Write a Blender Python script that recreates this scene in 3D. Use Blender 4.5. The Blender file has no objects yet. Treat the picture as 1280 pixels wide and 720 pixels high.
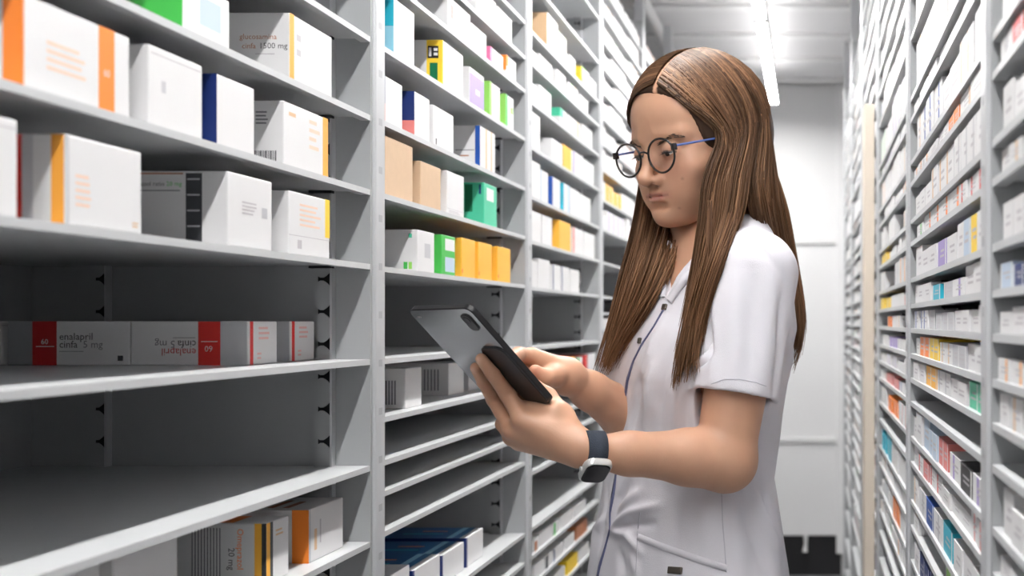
import bpy, bmesh, math, random
import numpy as np
from mathutils import Vector, Matrix
from mathutils.bvhtree import BVHTree

scene = bpy.context.scene
COL = scene.collection

# ------------------------------------------------------------------ camera
FPX, CXP, CYP, ZC = 1400.0, 1010.0, 402.0, 1.30   # focal length and vanishing point of the aisle, image 1280x720
cam_d = bpy.data.cameras.new('camera')
cam = bpy.data.objects.new('camera', cam_d)
COL.objects.link(cam)
cam.location = (0, 0, ZC)
cam.rotation_euler = (math.pi / 2, 0, 0)
cam_d.sensor_width = 36.0
cam_d.lens = FPX / 1280.0 * 36.0
cam_d.shift_x = -(CXP - 640) / 1280.0
cam_d.shift_y = (CYP - 360) / 1280.0
cam_d.clip_start = 0.05
cam_d.dof.use_dof = True
cam_d.dof.focus_distance = 1.40
cam_d.dof.aperture_fstop = 5.0
scene.camera = cam

# ------------------------------------------------------------------ world and view
w = bpy.data.worlds.new('world')
scene.world = w
w.use_nodes = True
w.node_tree.nodes['Background'].inputs[0].default_value = (0.9, 0.95, 1.0, 1)
w.node_tree.nodes['Background'].inputs[1].default_value = 0.25
vs = scene.view_settings
vs.view_transform = 'Standard'
vs.look = 'None'
vs.exposure = 0.0
vs.gamma = 1.0
vs.use_curve_mapping = False
LAMP = 134.0            # emission of the ceiling tubes

def at(px, py, Y):
    """point of the photograph at real depth Y (metres along the aisle)"""
    return Vector(((px - CXP) / FPX * Y, Y, ZC - (py - CYP) / FPX * Y))

# ------------------------------------------------------------------ materials
MATS = {}
def nodes_of(m):
    m.use_nodes = True
    nt = m.node_tree
    return nt, nt.nodes['Principled BSDF']

def mat(name, col, rough=0.5, metal=0.0, var=0.0, scale=40.0, bump=0.0, bscale=200.0, spec=0.5, stretch=None):
    if name in MATS: return MATS[name]
    m = bpy.data.materials.new(name)
    nt, b = nodes_of(m)
    b.inputs['Roughness'].default_value = rough
    b.inputs['Metallic'].default_value = metal
    b.inputs['Specular IOR Level'].default_value = spec
    c = (*col, 1)
    b.inputs['Base Color'].default_value = c
    tc = nt.nodes.new('ShaderNodeTexCoord')
    src = tc.outputs['Object']
    if stretch:
        mp = nt.nodes.new('ShaderNodeMapping')
        mp.inputs['Scale'].default_value = stretch
        nt.links.new(src, mp.inputs[0]); src = mp.outputs[0]
    if var > 0:
        n = nt.nodes.new('ShaderNodeTexNoise')
        n.inputs['Scale'].default_value = scale
        n.inputs['Detail'].default_value = 4
        nt.links.new(src, n.inputs['Vector'])
        r = nt.nodes.new('ShaderNodeMixRGB')
        r.inputs[1].default_value = tuple(max(0, x * (1 - var)) for x in col) + (1,)
        r.inputs[2].default_value = tuple(min(1, x * (1 + var)) for x in col) + (1,)
        nt.links.new(n.outputs['Fac'], r.inputs[0])
        nt.links.new(r.outputs[0], b.inputs['Base Color'])
    if bump > 0:
        n2 = nt.nodes.new('ShaderNodeTexNoise')
        n2.inputs['Scale'].default_value = bscale
        nt.links.new(src, n2.inputs['Vector'])
        bp = nt.nodes.new('ShaderNodeBump')
        bp.inputs['Strength'].default_value = bump
        bp.inputs['Distance'].default_value = 0.002
        nt.links.new(n2.outputs['Fac'], bp.inputs['Height'])
        nt.links.new(bp.outputs[0], b.inputs['Normal'])
    MATS[name] = m
    return m

def emit(name, col, s):
    m = bpy.data.materials.new(name)
    nt, b = nodes_of(m)
    b.inputs['Base Color'].default_value = (*col, 1)
    b.inputs['Emission Color'].default_value = (*col, 1)
    b.inputs['Emission Strength'].default_value = s
    MATS[name] = m
    return m

M_steel = mat('grey_steel_shade_tone', (0.40, 0.412, 0.422), 0.38, 0.0, 0.04, 25)  # kept darker than the shelves, interior shade put into the colour
M_shelf = mat('shelf_steel_lit_tone', (0.60, 0.612, 0.622), 0.36, 0.0, 0.03, 25)  # rack steel made lighter so the lit shelf tops stand out
M_post = mat('galvanised_post', (0.60, 0.61, 0.63), 0.35, 0.25, 0.10, 30, stretch=(1, 1, .2))
M_slot = mat('dark_slot', (0.02, 0.022, 0.025), 0.7)
M_wall = mat('white_wall_paint', (0.90, 0.90, 0.905), 0.55, 0, 0.02, 3)
M_ceil = mat('ceiling_grey_panel', (0.78, 0.775, 0.785), 0.5, 0, 0.03, 6)
M_bar = mat('ceiling_white_bar', (0.85, 0.85, 0.85), 0.45)
M_floor = mat('floor_grey_vinyl', (0.26, 0.26, 0.27), 0.35, 0, 0.08, 12)
M_black = mat('black_recess', (0.012, 0.012, 0.014), 0.6)
M_beige = mat('beige_laminate', (0.72, 0.63, 0.53), 0.5, 0, 0.06, 8, stretch=(1, 1, .1))
M_tube = emit('lamp_tube_light', (1.0, 0.985, 0.97), LAMP)
M_up = emit('added_ceiling_fill', (1.0, 0.985, 0.97), 7.0)  # weak fill emission for the ceiling, added beside the real tubes
M_white = mat('white_card', (0.80, 0.795, 0.80), 0.42, 0, 0.015, 30)
M_kraft = mat('kraft_card', (0.66, 0.47, 0.31), 0.7, 0, 0.07, 60)

PAL = {}
def ink(col):
    k = tuple(round(c, 3) for c in col)
    if k not in PAL:
        PAL[k] = mat('print_%d_%d_%d' % tuple(int(c * 255) for c in k), k, 0.42, 0, 0.02, 50)
    return PAL[k]
def srgb(r, g, b):
    f = lambda c: (c / 255 / 12.92) if c / 255 <= .04045 else ((c / 255 + .055) / 1.055) ** 2.4
    return (f(r), f(g), f(b))
C = {k: srgb(*v) for k, v in dict(
    white=(238, 236, 238), orange=(255, 140, 50), amber=(255, 175, 70), red=(215, 35, 28), darkred=(190, 25, 30),
    navy=(20, 45, 110), blue=(25, 80, 165), steelblue=(30, 100, 160), cyan=(40, 180, 205), lightcyan=(150, 210, 230),
    green=(70, 190, 80), lime=(150, 215, 100), darkgreen=(0, 110, 70), teal=(75, 195, 155), yellow=(255, 215, 60),
    gold=(255, 188, 66), lilac=(165, 145, 205), pink=(235, 120, 165), grey=(150, 152, 156), dark=(60, 62, 66),
    black=(25, 25, 28), brown=(176, 110, 70), paleblue=(195, 212, 230), rose=(225, 130, 125), silver=(200, 200, 204),
    faint=(244,212,192), faintred=(240,190,186), textgrey=(120, 120, 126), seam=(196, 192, 196), kraft=(226, 190, 150)).items()}

# ------------------------------------------------------------------ helpers
def world_loc(o):
    p = Vector((0, 0, 0))
    while o: p = p + o.location; o = o.parent
    return p

class MB:
    """collects geometry of one part"""
    def __init__(s): s.v = []; s.f = []; s.m = []; s.mats = []
    def mi(s, m):
        if m not in s.mats: s.mats.append(m)
        return s.mats.index(m)
    def add(s, vs, fs, m):
        o = len(s.v); i = s.mi(m)
        s.v += [tuple(v) for v in vs]
        s.f += [tuple(o + k for k in f) for f in fs]
        s.m += [i] * len(fs)
    def box(s, lo, hi, m):
        x0, y0, z0 = lo; x1, y1, z1 = hi
        s.add([(x0, y0, z0), (x1, y0, z0), (x1, y1, z0), (x0, y1, z0), (x0, y0, z1), (x1, y0, z1), (x1, y1, z1), (x0, y1, z1)],
              [(0, 3, 2, 1), (4, 5, 6, 7), (0, 1, 5, 4), (1, 2, 6, 5), (2, 3, 7, 6), (3, 0, 4, 7)], m)
    def bbox(s, lo, hi, m, r=0.001):
        """box with chamfered edges"""
        b = bmesh.new()
        bmesh.ops.create_cube(b, size=1)
        d = [hi[i] - lo[i] for i in range(3)]; c = [(hi[i] + lo[i]) / 2 for i in range(3)]
        for v in b.verts: v.co = Vector((c[i] + v.co[i] * d[i] for i in range(3)))
        bmesh.ops.bevel(b, geom=b.edges[:], offset=min(r, min(d) * .4), segments=2, affect='EDGES', profile=.5)
        b.verts.index_update()
        s.add([v.co[:] for v in b.verts], [[v.index for v in f.verts] for f in b.faces], m)
        b.free()
    def tube(s, pts, rad, m, n=8, cap=True):
        pts = [Vector(p) for p in pts]
        rad = rad if isinstance(rad, (list, tuple)) else [rad] * len(pts)
        vs = []; up = None
        for i, p in enumerate(pts):
            t = (pts[min(i + 1, len(pts) - 1)] - pts[max(i - 1, 0)]).normalized()
            if up is None: up = Vector((0, 0, 1)) if abs(t.z) < .9 else Vector((1, 0, 0))
            a = t.cross(up).normalized(); up = a.cross(t).normalized()
            for k in range(n):
                th = 2 * math.pi * k / n
                vs.append(p + (a * math.cos(th) + up * math.sin(th)) * rad[i])
        fs = [(i * n + k, i * n + (k + 1) % n, (i + 1) * n + (k + 1) % n, (i + 1) * n + k) for i in range(len(pts) - 1) for k in range(n)]
        if cap: fs += [tuple(range(n))[::-1], tuple((len(pts) - 1) * n + k for k in range(n))]
        s.add(vs, fs, m)
    def build(s, name, parent=None, smooth=False, origin=None):
        me = bpy.data.meshes.new(name)
        o_ = Vector(origin) if origin else Vector((0, 0, 0))
        me.from_pydata([tuple(Vector(v) - o_) for v in s.v], [], s.f)
        for m in s.mats: me.materials.append(m)
        me.polygons.foreach_set('material_index', s.m)
        if smooth: me.polygons.foreach_set('use_smooth', [True] * len(me.polygons))
        me.update()
        o = bpy.data.objects.new(name, me)
        COL.objects.link(o)
        o.location = o_
        if parent:
            o.parent = parent
            o.location = o_ - world_loc(parent)
        return o

def empty(name, loc):
    o = bpy.data.objects.new(name, None)
    COL.objects.link(o); o.location = loc; o.empty_display_size = .1
    return o
def tag(o, label=None, cat=None, group=None, kind=None):
    if label: o['label'] = label
    if cat: o['category'] = cat
    if group: o['group'] = group
    if kind: o['kind'] = kind
    return o

TXT = {}
def text_mesh(s):
    """outline of a word as triangles, cap height about 1, left aligned at 0"""
    if s not in TXT:
        cu = bpy.data.curves.new('t', 'FONT'); cu.body = s; cu.size = 1.0; cu.resolution_u = 2
        ob = bpy.data.objects.new('t', cu); COL.objects.link(ob)
        dg = bpy.context.evaluated_depsgraph_get()
        me = bpy.data.meshes.new_from_object(ob.evaluated_get(dg))
        vs = [(v.co.x, v.co.y) for v in me.vertices]; fs = [tuple(p.vertices) for p in me.polygons]
        bpy.data.objects.remove(ob); bpy.data.meshes.remove(me); bpy.data.curves.remove(cu)
        TXT[s] = (vs, fs)
    return TXT[s]

# ------------------------------------------------------------------ room shell
XL, XR, DEP, DEPR = -0.55, 0.157, 0.43, 0.40      # rack front planes and depths
YW, ZCEIL = 5.76, 2.51
Y0R = -1.6
def struct(o): return tag(o, kind='structure')
m = MB(); m.box((-1.25, Y0R, -.05), (.85, YW + .1, 0), M_floor); struct(m.build('floor'))
m = MB(); m.box((-1.25, Y0R, 0), (-1.15, YW + .1, ZCEIL + .1), M_wall); struct(m.build('wall_left'))
m = MB(); m.box((.75, Y0R, 0), (.85, YW + .1, ZCEIL + .1), M_wall); struct(m.build('wall_right'))
m = MB(); m.box((-1.25, Y0R - .1, 0), (.85, Y0R, ZCEIL + .1), M_floor); struct(m.build('wall_back'))
# ceiling: grey boards between white bars
m = MB(); m.box((-1.25, Y0R, ZCEIL + .04), (.85, YW + .1, ZCEIL + .1), M_ceil); ceil = struct(m.build('ceiling'))
ys = [YW - .16 - .43 * i for i in range(18)]
for i, y in enumerate(ys):
    if y < Y0R: break
    q = MB(); q.bbox((-1.15, y - .025, ZCEIL - .012), (.75, y + .025, ZCEIL + .05), M_bar, .008); q.build('ceiling_bar', ceil)
    q = MB(); q.bbox((-1.15, y - .40, ZCEIL), (.75, y - .03, ZCEIL + .05), M_ceil, .02); q.build('ceiling_board', ceil)
# far end wall: panels over a black recess
wf = MB(); wf.box((-1.25, YW, 0), (.85, YW + .1, ZCEIL + .1), M_wall); wfo = struct(wf.build('wall_far'))
def zat(y, Y): return ZC - (y - CYP) / FPX * Y
zb, z1, z2 = zat(668, YW), zat(549, YW), zat(303, YW)
for lo, hi in ((zb, z1 - .012), (z1 + .012, z2 - .012), (z2 + .012, ZCEIL)):
    q = MB(); q.bbox((-.75, YW - .035, lo), (.17, YW + .01, hi), M_wall, .004); q.build('wall_panel', wfo)
for z in (z1, z2):
    q = MB(); q.bbox((-.75, YW - .05, z - .012), (.17, YW, z + .012), M_bar, .003); q.build('panel_rail', wfo)
q = MB(); q.box((-.75, YW - .02, .0), (.17, YW + .01, zb), M_black); q.build('recess', wfo)
q = MB(); q.bbox((.145, YW - .06, zb - .09), (.20, YW, ZCEIL), M_wall, .004); q.build('wall_jamb', wfo)
q = MB(); q.tube([at(1007, 670, YW - .06), at(1007, 680, YW - .06), at(1006, 690, YW - .065)], [.012, .008, .014], M_bar, 10)
tag(q.build('door_stop'), 'small white door stop hanging before the black recess at the aisle end', 'door stop')

# ------------------------------------------------------------------ ceiling lamps
ZL, XLAMP = 2.34, -.163            # underside of the hanging batten lamps
for i, (ya, yb) in enumerate(((-1.3, -.1), (-.05, 1.15), (1.2, 2.4), (2.45, 3.85), (3.9, 5.35))):
    e = empty('ceiling_light', (XLAMP, (ya + yb) / 2, ZL))
    tag(e, ['batten lamp behind the viewer under the ceiling', 'batten lamp under the ceiling above the viewer', 'batten lamp under the ceiling above the woman',
            'second last glowing batten lamp along the aisle ceiling', 'glowing batten lamp nearest the white end wall'][i], 'ceiling lamp', 'batten lamps along the aisle ceiling')
    x0, x1 = XLAMP - .023, XLAMP + .023
    q = MB(); q.box((x0, ya, ZL + .030), (x1, yb, ZL + .047), M_bar)
    for x in (x0, x1 - .006): q.box((x, ya, ZL), (x + .006, yb, ZL + .030), M_bar)
    for y in (ya, yb - .006): q.box((x0 + .006, y, ZL), (x1 - .006, y + .006, ZL + .030), M_bar)
    q.build('housing', e)
    q = MB(); q.bbox((x0 + .0065, ya + .007, ZL + .002), (x1 - .0065, yb - .007, ZL + .029), M_tube, .001); q.build('diffuser', e)
    q = MB(); q.bbox((x0 + .004, ya + .01, ZL + .0475), (x1 - .004, yb - .01, ZL + .055), M_up, .001); q.build('added_uplight', e)  # glowing strip added on the housing top only to brighten the ceiling
    for y in (ya + .15, yb - .15):
        q = MB(); q.tube([(XLAMP, y, ZL + .046), (XLAMP, y, ZCEIL)], .003, M_bar, 6); q.build('hanger', e)

# ------------------------------------------------------------------ racks
PW = 0.04                        # post width along the aisle
YL = [1.408 + .77 * k for k in range(-1, 6)]        # near edge of the post that closes each left bay
YR = [.955 + .76 * k for k in range(-1, 6)]
RACK_TOP = 2.30
def zl(y): return ZC - (y - CYP) * 1.408 / FPX       # shelf heights read at the first left post
SH_L = {
 0: [zl(y) for y in (-150, -52, 46, 144, 237, 330, 449, 582, 677, 771, 870, 970, 1090, 1210)],
 1: [zat(y, 2.178) for y in (-20, 26, 70, 112, 172, 234, 295, 356)] + [zl(450), zl(525), zl(581), zl(621), zl(673), .889, .832, .74, .64, .5, .36, .2],
 2: [2.10, 1.984, 1.881, 1.818, 1.740, 1.6495, 1.5506, 1.462, 1.3695, 1.2495, 1.167, 1.10, 1.05, 1.0, .889, .832, .775, .715, .64, .55, .4, .25],
 3: [2.2, 2.13, 2.06, 1.99, 1.92, 1.85, 1.78, 1.71, 1.63, 1.55, 1.462, 1.3695, 1.325, 1.28, 1.2, 1.1, 1.0, .9, .8, .7, .6, .45, .3],
}
SH_L[4] = SH_L[5] = SH_L[3]
SH_R = [2.16, 2.10, 2.03, 1.97, 1.91, 1.85, 1.80, 1.735, 1.642, 1.61, 1.545, 1.512, 1.455, 1.4214, 1.366, 1.327, 1.29, 1.2514, 1.2143, 1.1786, 1.1257, 1.087, 1.029, .99, .937, .89, .84, .78, .7, .6, .5, .38, .25]

def strip_mesh(x0, x1, y, zlo, zhi, name, parent, face=-1):
    """slotted upright strip: rounded plates with bow-tie gaps between them, in front of a dark channel"""
    q = MB()
    yb = y; yf = y + face * .012
    p = .0405; n = 5; zz = zlo
    while zz + p < zhi:
        top = [(x0 + (x1 - x0) * k / n, zz + p - .0085 + .007 * math.sin(math.pi * k / n)) for k in range(n + 1)]
        bot = [(x0 + (x1 - x0) * k / n, zz + .0085 - .007 * math.sin(math.pi * k / n)) for k in range(n + 1)]
        ring = bot + top[::-1]
        vs = [(x, yf, z) for x, z in ring] + [(x, yf + .0015 * -face, z) for x, z in ring]
        L = len(ring)
        q.add(vs, [tuple(range(L)), tuple(range(L, 2 * L))[::-1]] + [(k, (k + 1) % L, L + (k + 1) % L, L + k) for k in range(L)], M_steel)
        zz += p
    q.box((x0 + .001, min(yb, yb + face * .0015), zlo), (x1 - .001, max(yb, yb + face * .0015), zhi), M_slot)
    q.box((x1, min(yb, yf), zlo), (x1 + .0025, max(yb, yf), zhi), M_post)
    return q.build(name, parent)

def rack_bay(side, k, ya, yb, shelves, label, clips=True):
    """one bay: from the end of the last post (ya) to the near edge of its own post (yb)"""
    xf = XL if side < 0 else XR
    dep = DEP if side < 0 else DEPR
    xb = xf + side * dep
    lo, hi = min(xf, xb), max(xf, xb)
    e = empty('shelving_bay', ((xf + xb) / 2, (ya + yb) / 2, 0))
    tag(e, label, 'shelving', 'grey steel shelving bays')
    # side panel, post, back panel
    q = MB(); q.box((lo, yb, 0), (hi, yb + .006, RACK_TOP), M_steel); q.build('side_panel', e)
    q = MB()
    px0, px1 = (xf - .03, xf + .004) if side < 0 else (xf - .004, xf + .03)
    q.bbox((px0, yb + .0065, 0), (px1, yb + PW, ZCEIL - .02), M_post, .003)
    fx = px1 + .0003 if side < 0 else px0 - .0003
    z = .32 + .013 * k
    while z < 2.3:
        yc = yb + PW * .55
        vs = [(fx, yc - .006, z), (fx, yc + .006, z), (fx, yc + .006, z + .009), (fx, yc - .006, z + .009)]
        q.add(vs, [(0, 1, 2, 3) if side < 0 else (3, 2, 1, 0)], mat('post_number_mark', (0.47, 0.48, 0.50), .5))
        z += .0615
    q.build('post', e)
    q = MB(); q.box((xb - .004, ya, 0), (xb + .004, yb, RACK_TOP), M_steel); q.build('back_panel', e)
    # slotted strips on the far side panel
    if side < 0 and k <= 3:
        strip_mesh(xf - .066, xf - .046, yb - .0005, .3, 2.25, 'slotted_strip', e)
        strip_mesh(xf - dep + .085, xf - dep + .103, yb - .0005, .3, 2.25, 'slotted_strip', e)
    elif side > 0 and k <= 2:
        strip_mesh(xf + .05, xf + .07, yb - .0005, .3, 2.25, 'slotted_strip', e)
    th = .007
    for z in shelves:
        q = MB()
        q.box((lo, ya + .002, z - .0025), (hi, yb - .001, z), M_shelf)
        # folded front lip
        if side < 0: q.box((xf - .012, ya + .002, z - th), (xf, yb - .001, z - .0025), M_shelf)
        else: q.box((xf, ya + .002, z - th), (xf + .012, yb - .001, z - .0025), M_shelf)
        q.build('shelf', e)
    if clips and k <= 1:
        for z in shelves:
            x = xf - .056 if side < 0 else xf + .06
            q = MB(); q.box((x - .014, yb - .018, z - .006), (x + .014, yb - .0085, z - .003), M_slot); q.build('shelf_clip', e)
    return e

ordl = ['nearest grey steel bay of the left rack, with the red-striped boxes', 'second grey steel bay of the left rack, behind the tablet',
        'third grey steel bay of the left rack, beside the woman', 'fourth left rack bay, behind the far lens of the glasses',
        'fifth bay of the left rack, mostly behind the head', 'last bay of the left rack before the end wall']
for k in range(6):
    rack_bay(-1, k, YL[k] + PW, YL[k + 1], SH_L[k], ordl[k])
ordr = ['nearest bay of the right rack, cut by the right picture edge', 'second right rack bay between the two plain grey posts',
        'third right rack bay, ending at the beige panel', 'fourth right rack bay behind the beige panel',
        'fifth blurred bay of the right rack', 'last blurred bay of the right rack at the end wall']
SHR = {}
for k in range(6):
    SHR[k] = [z for z in SH_R if not (k == 5 and z < 0)]
    rack_bay(1, k, YR[k] + PW, YR[k + 1], SHR[k], ordr[k])
# beige end panel standing on the right rack's front, and the ceiling rails
q = MB(); q.bbox((XR - .03, YR[3] + PW + .005, 0), (XR - .007, YR[3] + PW + .10, 1.79), M_beige, .002)
tag(q.build('beige_panel'), 'tall narrow beige panel on the right rack front', 'panel')
for nm, x, z, lab in (('ceiling_rail', -.600, 2.47, 'white round rail above the left rack under the ceiling'), ('ceiling_rail', .20, 2.47, 'white round rail above the right rack under the ceiling')):
    q = MB(); q.tube([(x, .2, z), (x, YW - .06, z)], .022, M_bar, 10)
    tag(q.build(nm), lab, 'rail', 'ceiling rails')

# ------------------------------------------------------------------ cartons
random.seed(7)
NCART = 0
def carton(side, xf, y0, y1, z, h, dep, col='white', decals=(), label='', group=None, rot=0.0, bevel=True, cat='box', name='medicine_carton', mb=None):
    """carton on a shelf: aisle face at xf, near end y0, far end y1, standing on z.
    decals: (face, u0, u1, v0, v1, colour) or (face, 'text', u, v, height, colour, turn).
    faces: F aisle face (u near to far), S side towards the viewer (u back to front), T top (u near to far, v back to front)"""
    xb = xf + side * dep
    cx, cy = (xf + xb) / 2, (y0 + y1) / 2
    hx, hy = dep / 2, (y1 - y0) / 2
    q = MB()
    bm_ = M_kraft if col == 'kraft' else (M_white if col == 'white' else ink(C[col]))
    (q.bbox((-hx, -hy, 0), (hx, hy, h), bm_, .0013) if bevel else q.box((-hx, -hy, 0), (hx, hy, h), bm_))
    e = .00006
    s = -side                                    # +1: aisle face looks to +x
    def pt(face, u, v, off=None):
        off = lay[0] if off is None else off
        if face == 'F': return (s * (hx + off), -hy + 2 * hy * u, v * h)
        if face == 'S': return (s * (-hx + 2 * hx * u), -hy - off, v * h)
        return (s * (-hx + 2 * hx * v), -hy + 2 * hy * u, h + off)
    flip = {('F', 1): False, ('S', 1): False, ('T', 1): True, ('F', -1): True, ('S', -1): True, ('T', -1): False}
    lay = [e]
    for d in decals:
        lay[0] += .000012
        if isinstance(d[1], str):
            face, st, u, v, hh, colr = d[:6]; turn = d[6] if len(d) > 6 else 0
            vs2, fs = text_mesh(st)
            W_ = {'F': 2 * hy, 'S': 2 * hx, 'T': 2 * hy}[face]; H_ = {'F': h, 'S': h, 'T': 2 * hx}[face]
            ca, sa = math.cos(turn), math.sin(turn)
            vs = []
            for a, b in vs2:
                a, b = (a * ca - b * sa) * hh, (a * sa + b * ca) * hh
                uu = u + a / W_ * (1 if not (side > 0 and face in 'FS') else -1)
                vs.append(pt(face, uu, v + b / H_))
            q.add(vs, fs, ink(C[colr]))
        else:
            face, u0, u1, v0, v1, colr = d
            vs = [pt(face, u0, v0), pt(face, u1, v0), pt(face, u1, v1), pt(face, u0, v1)]
            f = (0, 1, 2, 3)
            q.add(vs, [f[::-1] if flip[(face, s)] else f], ink(C[colr]))
    if mb is not None:
        for (fv, ff, fm) in [(q.v, q.f, q.m)]:
            base = len(mb.v)
            mb.v += [(x + cx, y + cy, zz + z + .0003) for x, y, zz in fv]
            mb.f += [tuple(base + i for i in f) for f in ff]
            mb.m += [mb.mi(q.mats[i]) for i in fm]
        return None
    o = q.build(name)
    o.location = (cx, cy, z + .0003)
    o.rotation_euler = (0, 0, rot)
    tag(o, label, cat, group)
    return o

def lines(face, u0, u1, v0, v1, n, colr='textgrey', seed=0):
    r = random.Random(seed); out = []
    for i in range(n):
        v = v1 - (v1 - v0) * (i + .5) / n
        t = (v1 - v0) / n * .22
        out.append((face, u0, u0 + (u1 - u0) * r.uniform(.6, 1), v - t, v + t, colr))
    return out
def seam(): return [('F', .03, .97, .9, .915, 'seam')]

def LB(bay_y, x0, x1, ytop, z, dep, set_=.005, **kw):
    """left rack carton from its picture columns: x0 near edge of the aisle face, x1 far edge, ytop height of the near top corner"""
    xf = XL - set_
    y0 = -xf * FPX / (CXP - x0); y1 = -xf * FPX / (CXP - x1)
    h = zat(ytop, y0) - z
    return carton(-1, xf, y0, y1, z, h, dep, **kw)

G1, G2, G3 = 'boxes in the nearest left bay', 'boxes in the second left bay', 'boxes in the third left bay'
z144, z237, z330, z449, z582, z677 = [zl(y) for y in (144, 237, 330, 449, 582, 677)]
# --- nearest bay
LB(0, 228, 287, -30, z144, .12, decals=[('S', .0, 1, 0, 1, 'green'), ('F', .35, .8, .25, .8, 'paleblue')], label='white box with bright green side at the top picture edge', group=G1)
LB(0, 362, 415, 16, z144, .16, decals=[('F', 0, .1, 0, 1, 'amber'), ('S', 'glucosamina', .665, .60, .0082, 'brown'), ('S', 'cinfa', .68, .46, .0082, 'brown'),
   ('S', '1500 mg', .795, .46, .0088, 'dark'), ('S', .77, .9, .37, .385, 'seam')] + lines('F', .15, .25, .35, .8, 2, 'seam', 2), label='white glucosamina 1500 mg box with amber edge stripe', group=G1)
LB(0, 28, 162, -8, z237, .14, decals=[('S', .9, 1, 0, 1, 'orange'), ('F', .0, .012, 0, 1, 'orange'), ('F', .68, .84, 0, 1, 'orange'), ('F', '60', .73, .42, .008, 'white')] + lines('F', .2, .62, .25, .62, 4, 'faint', 3), label='large white box with wide orange band on its front', group=G1)
LB(0, 186, 253, 55, z237, .14, decals=[('S', .2, .8, .55, .62, 'textgrey'), ('F', .22, .30, .45, .6, 'silver')] + seam(), label='plain white box between the orange banded box and navy sided box', group=G1)
LB(0, 271, 318, 92, z237, .14, decals=[('S', 0, 1, 0, 1, 'navy')], label='white box with solid navy blue side', group=G1)
LB(0, 355, 410, 126, z237, .13, decals=[('F', .87, 1, 0, 1, 'amber'), ('F', .1, .25, .8, .86, 'kraft')] + lines('S', .77, .9, .62, .85, 4, 'textgrey', 4) + lines('F', .55, .8, .35, .9, 4, 'faint', 8)
   + [('S', .76 + i * .014, .76 + i * .014 + .006 + .004 * (i % 3 == 0), .04, .22, 'dark') for i in range(13)], label='white box with barcode and amber end stripe', group=G1)
LB(0, -55, 22, 132, z330, .13, decals=seam(), label='white box cut by the left picture edge on the fourth shelf', group=G1)
LB(0, 84, 177, 168, z330, .16, decals=[('S', .0, .84, 0, 1, 'silver'), ('S', .75, .787, 0, 1, 'red'), ('S', .925, .985, 0, 1, 'amber'), ('F', .0, .02, 0, 1, 'silver')] + lines('F', .1, .3, .2, .6, 5, 'faint', 5) + lines('F', .86, .97, .06, .14, 2, 'kraft', 9), label='white box with red and amber stripes down its side', group=G1)
LB(0, 285, 340, 214, z330, .20, decals=[('S', .55, .785, .955, .975, 'brown'), ('S', 'omeprazol ratio', .502, .80, .0060, 'black'), ('S', '20 mg', .705, .80, .0060, 'green'), ('S', .55, .77, .73, .745, 'textgrey'),
   ('S', .798, .876, 0, .97, 'dark')] + [('S', .805, .865, v, v + .02, 'silver') for v in (.25, .46, .67, .88)] + [('F', .75, .88, .45, .6, 'silver')] + lines('F', .3, .65, .45, .65, 4, 'seam', 6), label='white omeprazol ratio box with dark grey panel on its side', group=G1)
LB(0, 361, 412, 238, z330, .10, decals=[('F', .88, 1, .35, 1, 'yellow'), ('S', .2, .3, .1, .16, 'dark'), ('F', .2, .3, .1, .24, 'seam'), ('F', 0, 1, .30, .31, 'seam')] + lines('F', .25, .85, .45, .85, 5, 'faint', 7), label='white box with short yellow corner stripe', group=G1)
# enalapril row
ye, he = 1.204, z449 and (1.3 - z449)
def enal(xfront, y0, y1, dep, label, turned=False, decals=None):
    d = [('S', 0, .2, 0, 1, 'silver')] if not turned else []
    if not turned:
        d = [('S', .20, .40, 0, 1, 'darkred'), ('S', 0, .20, 0, 1, 'grey'), ('S', '60', .27, .48, .008, 'white'), ('S', .23, .38, .42, .435, 'white'),
             ('S', 'enalapril', .42, .58, .0108, 'black'), ('S', 'cinfa', .42, .40, .0108, 'black'), ('S', '5 mg', .615, .40, .0108, 'textgrey'), ('S', .42, .62, .31, .322, 'textgrey'), ('S', .90, .945, .1, .22, 'dark')]
    else:
        d = [('S', .575, .765, 0, 1, 'red'), ('S', '60', .70, .44, .009, 'white', math.pi), ('S', .6, .74, .53, .55, 'white'),
             ('S', 'enalapril', .56, .38, .0112, 'darkred', math.pi), ('S', 'cinfa', .56, .56, .0112, 'black', math.pi), ('S', '5 mg', .38, .56, .0112, 'textgrey', math.pi), ('S', .36, .55, .62, .632, 'textgrey'),
             ('S', .765, .99, 0, 1, 'silver')]
    d += [('F', .06, .17, 0, 1, 'red')] + lines('F', .35, .8, .55, .9, 3, 'faintred', 3) + lines('F', .3, .5, .1, .3, 2, 'faintred', 4)
    return carton(-1, xfront, y0, y1, z449, he, dep, decals=d, label=label, group=G1)
enal(-.602, ye, 1.270, .126, 'front enalapril box with red band, its print upside down', True)
enal(-.729, ye, 1.268, .131, 'enalapril box with dark red band standing behind the upside down one')
carton(-1, -.866, ye - .004, 1.262, z449, he, .10, label='white box end at the back of the enalapril shelf, left picture edge', group=G1, decals=seam())
enal(-.613, 1.326, 1.391, .12, 'enalapril box nearest the post on the half empty shelf', True)
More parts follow.
